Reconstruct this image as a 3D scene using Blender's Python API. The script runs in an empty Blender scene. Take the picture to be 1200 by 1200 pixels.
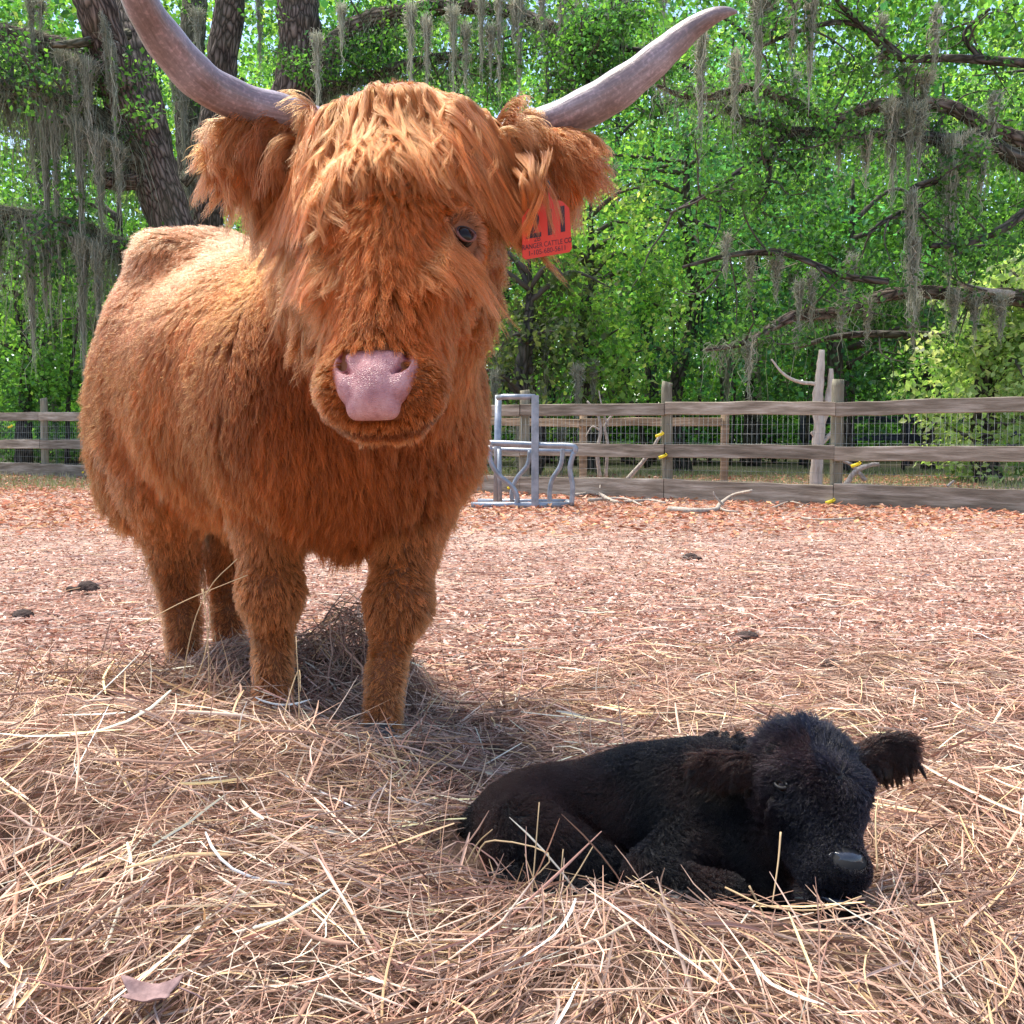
import bpy, math, random
import numpy as np
from mathutils import Vector, kdtree

random.seed(7)
RNG = np.random.default_rng(7)
scene = bpy.context.scene
COL = scene.collection
R = math.radians

# ------------------------------------------------------------------ camera
EYE = 0.75
FPX = 1230.0
PITCH = math.atan(95 / FPX)
cam_d = bpy.data.cameras.new('camera')
cam_d.sensor_width = 36
cam_d.lens = 36 * FPX / 1200
cam_d.clip_start = 0.05
cam_d.clip_end = 500
cam = bpy.data.objects.new('camera', cam_d)
COL.objects.link(cam)
cam.location = (0, 0, EYE)
cam.rotation_euler = (math.pi / 2 - PITCH, 0, 0)
scene.camera = cam

# ------------------------------------------------------------------ light
SUN_EL, SUN_AZ = R(66), R(-50)          # azimuth from +Y towards +X
world = bpy.data.worlds.new('World')
scene.world = world
world.use_nodes = True
wn = world.node_tree
bg = wn.nodes['Background']
sky = wn.nodes.new('ShaderNodeTexSky')
sky.sky_type = 'NISHITA'
sky.sun_disc = False
sky.sun_elevation = SUN_EL
sky.sun_rotation = SUN_AZ
wn.links.new(sky.outputs[0], bg.inputs[0])
bg.inputs[1].default_value = 0.135
sun_d = bpy.data.lights.new('sun', 'SUN')
sun_d.energy = 3.8
sun_d.angle = R(32)
sun_d.color = (1.0, 0.93, 0.80)
sun = bpy.data.objects.new('sun', sun_d)
COL.objects.link(sun)
_sd = Vector((math.sin(SUN_AZ) * math.cos(SUN_EL), math.cos(SUN_AZ) * math.cos(SUN_EL), math.sin(SUN_EL)))
sun.rotation_euler = _sd.to_track_quat('Z', 'Y').to_euler()
scene.view_settings.view_transform = 'Standard'
scene.view_settings.look = 'None'
scene.view_settings.gamma = 1
scene.view_settings.exposure = 1.35
scene.view_settings.use_curve_mapping = False
scene.render.engine = 'CYCLES'
scene.cycles.use_denoising = True
scene.cycles.max_bounces = 8
scene.cycles.diffuse_bounces = 3
scene.cycles.glossy_bounces = 3
scene.cycles.transmission_bounces = 6
scene.cycles.transparent_max_bounces = 8
scene.cycles_curves.shape = 'RIBBONS'

# ------------------------------------------------------------------ helpers
def W(px, py, d):
    """point on the photograph's sight line (px,py) at depth d"""
    x = (px - 600) / FPX
    v = (600 - py) / FPX
    dy = math.cos(PITCH) + v * math.sin(PITCH)
    dz = -math.sin(PITCH) + v * math.cos(PITCH)
    t = d / dy
    return np.array((x * t, d, EYE + dz * t))

def G(px, d):
    p = W(px, 600, d)
    p[2] = 0
    return p

def unit(v):
    v = np.asarray(v, float)
    return v / np.maximum(np.linalg.norm(v, axis=-1, keepdims=True), 1e-9)

_nrs = np.random.default_rng(99)
_nd = _nrs.normal(size=(24, 3)); _np_ = _nrs.uniform(0, 6.28, 24)
def vnoise(P, freq, seed=0):
    """smooth vector noise -1..1"""
    out = np.zeros(P.shape)
    for c in range(3):
        for k in range(4):
            i = (seed * 5 + c * 4 + k * 7) % 24
            d = _nd[i]
            out[..., c] += np.sin((P @ d) * freq * (0.7 + 0.45 * k) + _np_[(i + seed) % 24]) / 4
    return out * 1.6

def build(name, verts, faces, mat=None, parent=None, smooth=True, colors=None, loc=None, link=True):
    """verts (n,3); faces (m,k) array, or list of arrays"""
    verts = np.ascontiguousarray(verts, dtype=np.float32)
    if loc is not None:
        verts = verts - np.asarray(loc, np.float32)
    if isinstance(faces, np.ndarray):
        faces = [faces]
    faces = [np.asarray(f, np.int32) for f in faces if len(f)]
    me = bpy.data.meshes.new(name)
    nl = sum(f.size for f in faces); nf = sum(len(f) for f in faces)
    me.vertices.add(len(verts)); me.vertices.foreach_set('co', verts.ravel())
    me.loops.add(nl); me.loops.foreach_set('vertex_index', np.concatenate([f.ravel() for f in faces]))
    me.polygons.add(nf)
    tot = np.concatenate([np.full(len(f), f.shape[1], np.int32) for f in faces])
    start = np.concatenate([[0], np.cumsum(tot)[:-1]]).astype(np.int32)
    me.polygons.foreach_set('loop_start', start)
    me.polygons.foreach_set('use_smooth', np.full(nf, smooth))
    me.update(calc_edges=True)
    if colors is not None:
        a = me.color_attributes.new('col', 'FLOAT_COLOR', 'POINT')
        c = np.ones((len(verts), 4), np.float32); c[:, :3] = colors
        a.data.foreach_set('color', c.ravel())
    if mat: me.materials.append(mat)
    o = bpy.data.objects.new(name, me)
    if link: COL.objects.link(o)
    if loc is not None: o.location = [float(c) for c in loc]
    if parent is not None: put(o, parent)
    return o

def put(o, parent):
    """everything is built in world coordinates; parents are never rotated"""
    from mathutils import Matrix
    o.parent = parent
    o.matrix_parent_inverse = Matrix.Translation(-Vector(parent.location))
    return o

def tag(o, label=None, cat=None, group=None, kind=None):
    if label: o['label'] = label
    if cat: o['category'] = cat
    if group: o['group'] = group
    if kind: o['kind'] = kind
    return o

def empty(name, loc, label, cat, group=None):
    o = bpy.data.objects.new(name, None)
    o.empty_display_size = 0.2
    COL.objects.link(o)
    o.location = [float(c) for c in loc]
    return tag(o, label, cat, group)

class Mb:
    """collects pieces of one mesh"""
    def __init__(s): s.v = []; s.f = {}; s.c = []; s.n = 0
    def add(s, v, f, c=None):
        v = np.asarray(v, float)
        for ff in (f if isinstance(f, list) else [f]):
            ff = np.asarray(ff, int)
            if len(ff): s.f.setdefault(ff.shape[1], []).append(ff + s.n)
        s.v.append(v); s.n += len(v)
        s.c.append(np.ones((len(v), 3)) * (c if c is not None else (1, 1, 1)))
        return s
    def build(s, name, mat=None, parent=None, **k):
        if 'colors' not in k: k['colors'] = np.concatenate(s.c)
        return build(name, np.concatenate(s.v), [np.concatenate(f) for f in s.f.values()], mat, parent, **k)

def catmull(P, n):
    P = np.asarray(P, float)
    Q = np.vstack([2 * P[0] - P[1], P, 2 * P[-1] - P[-2]])
    m = len(P) - 1
    t = np.linspace(0, m - 1e-6, n)
    i = np.floor(t).astype(int); u = (t - i)[:, None]
    a, b, c, d = Q[i], Q[i + 1], Q[i + 2], Q[i + 3]
    return 0.5 * (2 * b + (c - a) * u + (2 * a - 5 * b + 4 * c - d) * u ** 2 + (3 * b - 3 * c + d - a) * u ** 3)

def tube(P, rad, nu=10, n=None, rough=0.0, rfreq=6.0, caps=True, flat=1.0):
    """swept tube; P path, rad radius per path point"""
    P = np.asarray(P, float)
    rad = np.broadcast_to(np.asarray(rad, float), (len(P),))
    if n:
        Q = catmull(np.column_stack([P, rad]), n)
        P, rad = Q[:, :3], np.maximum(Q[:, 3], 1e-4)
    T = unit(np.gradient(P, axis=0))
    N = np.zeros_like(P)
    ref = np.array((0, 0, 1.0)) if abs(T[0, 2]) < .9 else np.array((1.0, 0, 0))
    nrm = unit(np.cross(T[0], ref))
    for i in range(len(P)):
        nrm = unit(nrm - T[i] * np.dot(nrm, T[i])); N[i] = nrm
    B = np.cross(T, N)
    a = np.linspace(0, 2 * math.pi, nu, endpoint=False)
    ring = N[:, None] * np.cos(a)[None, :, None] + B[:, None] * np.sin(a)[None, :, None] * flat
    V = P[:, None] + ring * rad[:, None, None]
    if rough:
        nz = vnoise(V / np.maximum(rad[:, None, None], .02) , rfreq * .25, 3)[..., 0]
        V = V + ring * (nz * rough)[..., None] * rad[:, None, None]
    m = len(P)
    i = np.arange(m - 1)[:, None]; j = np.arange(nu)[None]
    F = np.stack([i * nu + j, i * nu + (j + 1) % nu, (i + 1) * nu + (j + 1) % nu, (i + 1) * nu + j], -1).reshape(-1, 4)
    V = V.reshape(-1, 3)
    f = [F]
    if caps:
        V = np.vstack([V, P[:1], P[-1:]])
        k = np.arange(nu)
        f.append(np.column_stack([np.full(nu, m * nu), (k + 1) % nu, k]))
        f.append(np.column_stack([np.full(nu, m * nu + 1), (m - 1) * nu + k, (m - 1) * nu + (k + 1) % nu]))
    return V, f

def box(c, ax, ay, az, wob=0.0, nseg=1, bev=0.0):
    """box with centre c and half-axis vectors ax, ay, az; nseg cuts along ax; chamfered section"""
    c, ax, ay, az = map(lambda q: np.asarray(q, float), (c, ax, ay, az))
    ly, lz = np.linalg.norm(ay), np.linalg.norm(az)
    b = min(bev, ly * .6, lz * .6)
    if b > 0:
        yz = [(-1, -1 + b / lz), (-1 + b / ly, -1), (1 - b / ly, -1), (1, -1 + b / lz), (1, 1 - b / lz), (1 - b / ly, 1), (-1 + b / ly, 1), (-1, 1 - b / lz)]
    else:
        yz = [(-1, -1), (1, -1), (1, 1), (-1, 1)]
    k = len(yz); V = []
    for i in range(nseg + 1):
        t = -1 + 2 * i / nseg
        off = (RNG.normal(size=3) * wob if wob else 0)
        for (y, z) in yz:
            V.append(c + ax * t + ay * y + az * z + off + (RNG.normal(size=3) * wob * .3 if wob else 0))
    i = np.arange(nseg)[:, None]; j = np.arange(k)[None]
    F = np.stack([i * k + j, (i + 1) * k + j, (i + 1) * k + (j + 1) % k, i * k + (j + 1) % k], -1).reshape(-1, 4)
    caps = [np.array([list(range(k))]), np.array([[nseg * k + q for q in reversed(range(k))]])]
    return np.array(V), [F] + caps

# ------------------------------------------------------------------ materials
def new_mat(name, rough=.7, base=(.5, .5, .5)):
    m = bpy.data.materials.new(name); m.use_nodes = True
    b = m.node_tree.nodes['Principled BSDF']
    b.inputs['Roughness'].default_value = rough
    b.inputs['Base Color'].default_value = (*base, 1)
    return m, m.node_tree, b

def nd(nt, typ, **kw):
    n = nt.nodes.new(typ)
    for k, v in kw.items():
        if k.startswith('_'): n.inputs[k[1:]].default_value = v
        else: setattr(n, k, v)
    return n

def ramp(nt, stops, src):
    r = nt.nodes.new('ShaderNodeValToRGB')
    e = r.color_ramp.elements
    while len(e) > 1: e.remove(e[-1])
    e[0].position, e[0].color = stops[0][0], (*stops[0][1], 1)
    for p, c in stops[1:]:
        x = e.new(p); x.color = (*c, 1)
    nt.links.new(src, r.inputs[0])
    return r

def noise_mat(name, stops, scale=5, detail=8, rough=.8, bump=.3, bscale=None, stretch=(1, 1, 1), dist=.02, attr=False, coord='Object', distortion=0.0, spec=.3):
    m, nt, b = new_mat(name, rough)
    L = nt.links.new
    tc = nd(nt, 'ShaderNodeTexCoord')
    mp = nd(nt, 'ShaderNodeMapping'); mp.inputs['Scale'].default_value = stretch
    L(tc.outputs[coord], mp.inputs[0])
    n1 = nd(nt, 'ShaderNodeTexNoise', _Scale=scale, _Detail=detail, _Roughness=.6, _Distortion=distortion)
    L(mp.outputs[0], n1.inputs['Vector'])
    r = ramp(nt, stops, n1.outputs[0])
    col = r.outputs[0]
    if attr:
        a = nd(nt, 'ShaderNodeAttribute', attribute_name='col')
        mx = nd(nt, 'ShaderNodeMix', data_type='RGBA', blend_type='MULTIPLY'); mx.inputs[0].default_value = 1
        L(col, mx.inputs[6]); L(a.outputs[0], mx.inputs[7]); col = mx.outputs[2]
    L(col, b.inputs['Base Color'])
    b.inputs['Specular IOR Level'].default_value = spec
    if bump:
        n2 = nd(nt, 'ShaderNodeTexNoise', _Scale=bscale or scale * 3, _Detail=6, _Roughness=.65)
        L(mp.outputs[0], n2.inputs['Vector'])
        bp = nd(nt, 'ShaderNodeBump', _Strength=bump, _Distance=dist)
        L(n2.outputs[0], bp.inputs['Height']); L(bp.outputs[0], b.inputs['Normal'])
    return m

def attr_mat(name, rough=.6, transl=0.0, spec=.3, mul=(1, 1, 1), tint=(1, 1, 1)):
    """colour from the 'col' attribute, optional translucency"""
    m, nt, b = new_mat(name, rough)
    L = nt.links.new
    a = nd(nt, 'ShaderNodeAttribute', attribute_name='col')
    L(a.outputs[0], b.inputs['Base Color'])
    b.inputs['Specular IOR Level'].default_value = spec
    if transl:
        t = nd(nt, 'ShaderNodeBsdfTranslucent')
        mx = nd(nt, 'ShaderNodeMix', data_type='RGBA', blend_type='MULTIPLY'); mx.inputs[0].default_value = 1
        L(a.outputs[0], mx.inputs[6]); mx.inputs[7].default_value = (*tint, 1)
        L(mx.outputs[2], t.inputs[0])
        ms = nd(nt, 'ShaderNodeMixShader'); ms.inputs[0].default_value = transl
        L(b.outputs[0], ms.inputs[1]); L(t.outputs[0], ms.inputs[2])
        L(ms.outputs[0], nt.nodes['Material Output'].inputs['Surface'])
    return m

def bark_mat(name, dark, light, moss=0.3, scale=1.0):
    m, nt, b = new_mat(name, .9)
    L = nt.links.new
    a = nd(nt, 'ShaderNodeAttribute', attribute_name='uvw')      # along / around coordinates
    mp = nd(nt, 'ShaderNodeMapping'); mp.inputs['Scale'].default_value = (scale, scale, .28 * scale)
    L(a.outputs['Vector'], mp.inputs[0])
    nz = nd(nt, 'ShaderNodeTexNoise', _Scale=3, _Detail=5)
    L(mp.outputs[0], nz.inputs['Vector'])
    ad = nd(nt, 'ShaderNodeMix', data_type='RGBA', blend_type='LINEAR_LIGHT'); ad.inputs[0].default_value = .12
    L(mp.outputs[0], ad.inputs[6]); L(nz.outputs['Color'], ad.inputs[7])
    vo = nd(nt, 'ShaderNodeTexVoronoi', feature='DISTANCE_TO_EDGE', _Scale=14)
    L(ad.outputs[2], vo.inputs['Vector'])
    r = ramp(nt, [(0, tuple(c * .25 for c in dark)), (.1, dark), (.35, light)], vo.outputs['Distance'])
    n2 = nd(nt, 'ShaderNodeTexNoise', _Scale=1.6, _Detail=6); L(a.outputs['Vector'], n2.inputs['Vector'])
    r2 = ramp(nt, [(.42, (0, 0, 0)), (.62, (1, 1, 1))], n2.outputs[0])
    mu = nd(nt, 'ShaderNodeMath', operation='MULTIPLY'); mu.inputs[1].default_value = moss
    L(r2.outputs[0], mu.inputs[0])
    mx = nd(nt, 'ShaderNodeMix', data_type='RGBA'); L(mu.outputs[0], mx.inputs[0])
    L(r.outputs[0], mx.inputs[6]); mx.inputs[7].default_value = (.11, .12, .07, 1)
    L(mx.outputs[2], b.inputs['Base Color'])
    bp = nd(nt, 'ShaderNodeBump', _Strength=1, _Distance=.06)
    L(vo.outputs['Distance'], bp.inputs['Height']); L(bp.outputs[0], b.inputs['Normal'])
    b.inputs['Specular IOR Level'].default_value = .15
    return m

def add_uvw(o, V, uvw):
    a = o.data.attributes.new('uvw', 'FLOAT_VECTOR', 'POINT')
    a.data.foreach_set('vector', np.asarray(uvw, np.float32).ravel())
# ------------------------------------------------------------------ implicit bodies
def rot_from(ax, ay, az):
    return np.array([unit(ax), unit(ay), unit(az)])      # rows: local axes

class Body:
    def __init__(s, k=.05): s.p = []; s.k = k; s.cut = []
    def cap(s, a, b, ra, rb=None, g='torso', k=None):
        s.p.append(('c', np.array(a, float), np.array(b, float), ra, ra if rb is None else rb, g, k)); return s
    def ell(s, c, r, rot=None, g='torso', k=None):
        s.p.append(('e', np.array(c, float), np.array(r, float), np.eye(3) if rot is None else rot, None, g, k)); return s
    def prim(s, q, P):
        if q[0] == 'c':
            a, b = q[1], q[2]; ab = b - a
            t = np.clip(((P - a) @ ab) / (ab @ ab + 1e-12), 0, 1)
            return np.linalg.norm(P - a - t[..., None] * ab, axis=-1) - (q[3] + (q[4] - q[3]) * t)
        L = (P - q[1]) @ q[3].T
        r = q[2]
        k0 = np.linalg.norm(L / r, axis=-1); k1 = np.linalg.norm(L / (r * r), axis=-1)
        return k0 * (k0 - 1) / np.maximum(k1, 1e-6)
    def sdf(s, P, groups=None):
        d = None
        for q in s.p:
            if groups and q[5] not in groups: continue
            e = s.prim(q, P); k = q[6] or s.k
            if d is None: d = e; continue
            h = np.clip(.5 + .5 * (d - e) / k, 0, 1)
            d = d * (1 - h) + e * h - k * h * (1 - h)
        for q in s.cut:
            if groups: continue
            e = -s.prim(q, P); k = q[6] or .01
            h = np.clip(.5 - .5 * (d - e) / k, 0, 1)
            d = d * (1 - h) + e * h + k * h * (1 - h)
        return d
    def grid(s, lo, hi, step):
        lo = np.array(lo, float); n = np.ceil((np.array(hi) - lo) / step).astype(int) + 1
        ax = [lo[i] + np.arange(n[i]) * step for i in range(3)]
        X = np.stack(np.meshgrid(*ax, indexing='ij'), -1)
        return Grid(lo, step, s.sdf(X.reshape(-1, 3)).reshape(n))

class Grid:
    def __init__(s, lo, step, v): s.lo, s.h, s.v = lo, step, v
    def __call__(s, P):
        q = (P - s.lo) / s.h
        q = np.clip(q, 0, np.array(s.v.shape) - 1.001)
        i = np.floor(q).astype(int); f = q - i
        x, y, z = i[..., 0], i[..., 1], i[..., 2]; fx, fy, fz = f[..., 0], f[..., 1], f[..., 2]
        v = s.v
        return (((v[x, y, z] * (1 - fx) + v[x + 1, y, z] * fx) * (1 - fy) + (v[x, y + 1, z] * (1 - fx) + v[x + 1, y + 1, z] * fx) * fy) * (1 - fz)
                + ((v[x, y, z + 1] * (1 - fx) + v[x + 1, y, z + 1] * fx) * (1 - fy) + (v[x, y + 1, z + 1] * (1 - fx) + v[x + 1, y + 1, z + 1] * fx) * fy) * fz)
    def grad(s, P):
        e = s.h * .8; g = np.zeros(P.shape)
        for a in range(3):
            d = np.zeros(3); d[a] = e
            g[..., a] = s(P + d) - s(P - d)
        return unit(g)
    def mesh(s):
        v = s.v; h = s.h; S = v < 0
        nx, ny, nz = v.shape
        cx, cy, cz = nx - 1, ny - 1, nz - 1
        acc = np.zeros((cx, cy, cz, 3)); cnt = np.zeros((cx, cy, cz))
        offs = [(0, 0), (1, 0), (0, 1), (1, 1)]
        for a in range(3):
            o = [b for b in range(3) if b != a]
            for (p, q) in offs:
                lo = [slice(0, cx), slice(0, cy), slice(0, cz)]
                st = [0, 0, 0]; st[o[0]] = p; st[o[1]] = q
                A = tuple(slice(st[i], st[i] + (cx, cy, cz)[i]) for i in range(3))
                st2 = list(st); st2[a] = 1
                Bq = tuple(slice(st2[i], st2[i] + (cx, cy, cz)[i]) for i in range(3))
                m = S[A] != S[Bq]
                d = v[A] - v[Bq]
                t = np.where(m, v[A] / np.where(m, d, 1), 0)
                for i in range(3):
                    if i == a: acc[..., i] += np.where(m, t, 0)
                    else: acc[..., i] += np.where(m, st[i], 0)
                cnt += m
        idx = -np.ones((cx, cy, cz), int)
        act = cnt > 0
        idx[act] = np.arange(act.sum())
        cell = np.argwhere(act)
        V = s.lo + (cell + acc[act] / cnt[act][:, None]) * h
        F = []
        for a in range(3):
            b, c = (a + 1) % 3, (a + 2) % 3
            sl0 = [slice(1, -1)] * 3; sl1 = [slice(1, -1)] * 3
            sl0[a] = slice(0, -1); sl1[a] = slice(1, None)
            m = S[tuple(sl0)] != S[tuple(sl1)]
            e = np.argwhere(m); add = np.array([1, 1, 1]); add[a] = 0
            e = e + add
            inside = S[e[:, 0], e[:, 1], e[:, 2]]
            def cc(db, dc):
                q = e.copy(); q[:, b] -= db; q[:, c] -= dc
                return idx[q[:, 0], q[:, 1], q[:, 2]]
            quad = np.stack([cc(1, 1), cc(0, 1), cc(0, 0), cc(1, 0)], -1)
            quad = np.where(inside[:, None], quad, quad[:, ::-1])
            F.append(quad)
        return V, np.concatenate(F)

def surf_project(V, g, it=2):
    for _ in range(it):
        V = V - g.grad(V) * g(V)[:, None]
    return V

def sample_mesh(V, F, n, weight=None):
    T = np.concatenate([F[:, [0, 1, 2]], F[:, [0, 2, 3]]])
    a, b, c = V[T[:, 0]], V[T[:, 1]], V[T[:, 2]]
    ar = np.linalg.norm(np.cross(b - a, c - a), axis=1)
    if weight is not None: ar = ar * weight((a + b + c) / 3)
    k = RNG.choice(len(T), n, p=ar / ar.sum())
    u = RNG.random((n, 2)); fl = u.sum(1) > 1; u[fl] = 1 - u[fl]
    return a[k] + (b[k] - a[k]) * u[:, :1] + (c[k] - a[k]) * u[:, 1:]

# ------------------------------------------------------------------ hair
def grow(roots, nrm, flow, length, grid, lift=.35, grav=.0, wav=.0, wfreq=14, seg=7, seed=0, skin=.004, hug=None):
    """integrate strands: (n, seg+1, 3)"""
    n = len(roots)
    length = np.broadcast_to(length, (n,)); lift = np.broadcast_to(lift, (n,)); grav = np.broadcast_to(grav, (n,)); wav = np.broadcast_to(wav, (n,))
    ft = flow - nrm * np.sum(flow * nrm, -1, keepdims=True) * .8
    d = unit(unit(ft) * (1 - lift[:, None]) + nrm * lift[:, None])
    P = np.zeros((n, seg + 1, 3)); P[:, 0] = roots
    p = roots.copy(); st = (length / seg)[:, None]
    for k in range(seg):
        t = (k + 1) / seg
        d = unit(d + np.array((0, 0, -1)) * grav[:, None] / seg + vnoise(p, wfreq, seed) * (wav[:, None] * (.4 + t)) )
        p = p + d * st
        if grid is not None:
            s = grid(p); bad = s < skin * (1 + k * .5)
            if bad.any():
                g = grid.grad(p[bad])
                p[bad] += g * (skin * (1 + k * .5) - s[bad])[:, None]
                nd_ = p[bad] - P[bad, k]
                d[bad] = unit(nd_)
            if hug is not None:
                far = s > hug
                if far.any():
                    g = grid.grad(p[far])
                    p[far] -= g * ((s[far] - hug) * .6)[:, None]
        P[:, k + 1] = p
    return P

def clump(roots, groots, G_, k, frizz=.004, fr=60, jitter_len=.25, gfall=2.2, curl=0.0):
    """children follow their nearest guide strand and gather towards its tip"""
    kd = kdtree.KDTree(len(groots))
    for i, q in enumerate(groots): kd.insert(q, i)
    kd.balance()
    own = np.fromiter((kd.find(q)[1] for q in roots), int, len(roots))
    n, m = len(roots), G_.shape[1]
    t = np.linspace(0, 1, m)[None, :, None]
    g = G_[own]
    off = (roots - groots[own])[:, None]
    kk = np.broadcast_to(np.asarray(k, float), (n,))[:, None, None]
    sc = 1 - RNG.uniform(0, jitter_len, n)[:, None, None]
    shape = g - g[:, :1]
    P = roots[:, None] + shape * sc - off * kk * t ** 1.2
    ph = RNG.uniform(0, 6.28, (n, 1, 3)); fq = RNG.uniform(.6, 1.5, (n, 1, 3))
    P = P + np.sin(ph + t * fr * .12 * fq) * np.broadcast_to(np.asarray(frizz, float).reshape(-1, 1, 1), (n, 1, 1)) * t * (.4 + t)
    return P, own

def hair_obj(name, P, rad, colors, mat, parent=None, tip=.25):
    n, m = P.shape[:2]
    cu = bpy.data.hair_curves.new(name)
    cu.add_curves([m] * n)
    cu.attributes['position'].data.foreach_set('vector', np.ascontiguousarray(P, np.float32).ravel())
    ra = cu.attributes.get('radius') or cu.attributes.new('radius', 'FLOAT', 'POINT')
    t = np.linspace(0, 1, m)[None]
    r = (np.broadcast_to(np.asarray(rad, float).reshape(-1, 1), (n, 1)) * (1 - (1 - tip) * t ** 2)).astype(np.float32)
    ra.data.foreach_set('value', r.ravel())
    a = cu.attributes.new('hcol', 'FLOAT_COLOR', 'CURVE')
    c = np.ones((n, 4), np.float32); c[:, :3] = colors
    a.data.foreach_set('color', c.ravel())
    if mat: cu.materials.append(mat)
    o = bpy.data.objects.new(name, cu); COL.objects.link(o)
    if parent is not None: put(o, parent)
    return o

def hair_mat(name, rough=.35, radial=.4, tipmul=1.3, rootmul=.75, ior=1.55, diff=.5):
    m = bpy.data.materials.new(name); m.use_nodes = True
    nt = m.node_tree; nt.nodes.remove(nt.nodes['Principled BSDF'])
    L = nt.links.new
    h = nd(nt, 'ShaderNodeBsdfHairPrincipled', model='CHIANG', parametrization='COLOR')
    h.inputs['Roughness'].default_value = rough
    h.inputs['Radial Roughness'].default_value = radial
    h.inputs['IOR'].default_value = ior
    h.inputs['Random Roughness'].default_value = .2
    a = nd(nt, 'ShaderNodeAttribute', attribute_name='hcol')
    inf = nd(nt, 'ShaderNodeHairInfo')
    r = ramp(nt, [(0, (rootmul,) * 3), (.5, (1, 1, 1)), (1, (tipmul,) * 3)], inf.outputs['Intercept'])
    mx = nd(nt, 'ShaderNodeMix', data_type='RGBA', blend_type='MULTIPLY'); mx.inputs[0].default_value = 1
    L(a.outputs[0], mx.inputs[6]); L(r.outputs[0], mx.inputs[7])
    L(mx.outputs[2], h.inputs['Color'])
    df = nd(nt, 'ShaderNodeBsdfDiffuse'); L(mx.outputs[2], df.inputs['Color'])
    ms = nd(nt, 'ShaderNodeMixShader'); ms.inputs[0].default_value = diff
    L(h.outputs[0], ms.inputs[1]); L(df.outputs[0], ms.inputs[2])
    L(ms.outputs[0], nt.nodes['Material Output'].inputs['Surface'])
    return m
# ================================================================== THE COW
HAIR_N = 1.0
cf = unit((.717, -.697, 0)); cl = np.array((.697, .717, 0)); up = np.array((0, 0, 1.0))
CC = np.array((-.615, 2.80, 0))
def B(u, v, w): return CC + cf * u + cl * v + up * w
brot = rot_from(cf, cl, up)

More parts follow.
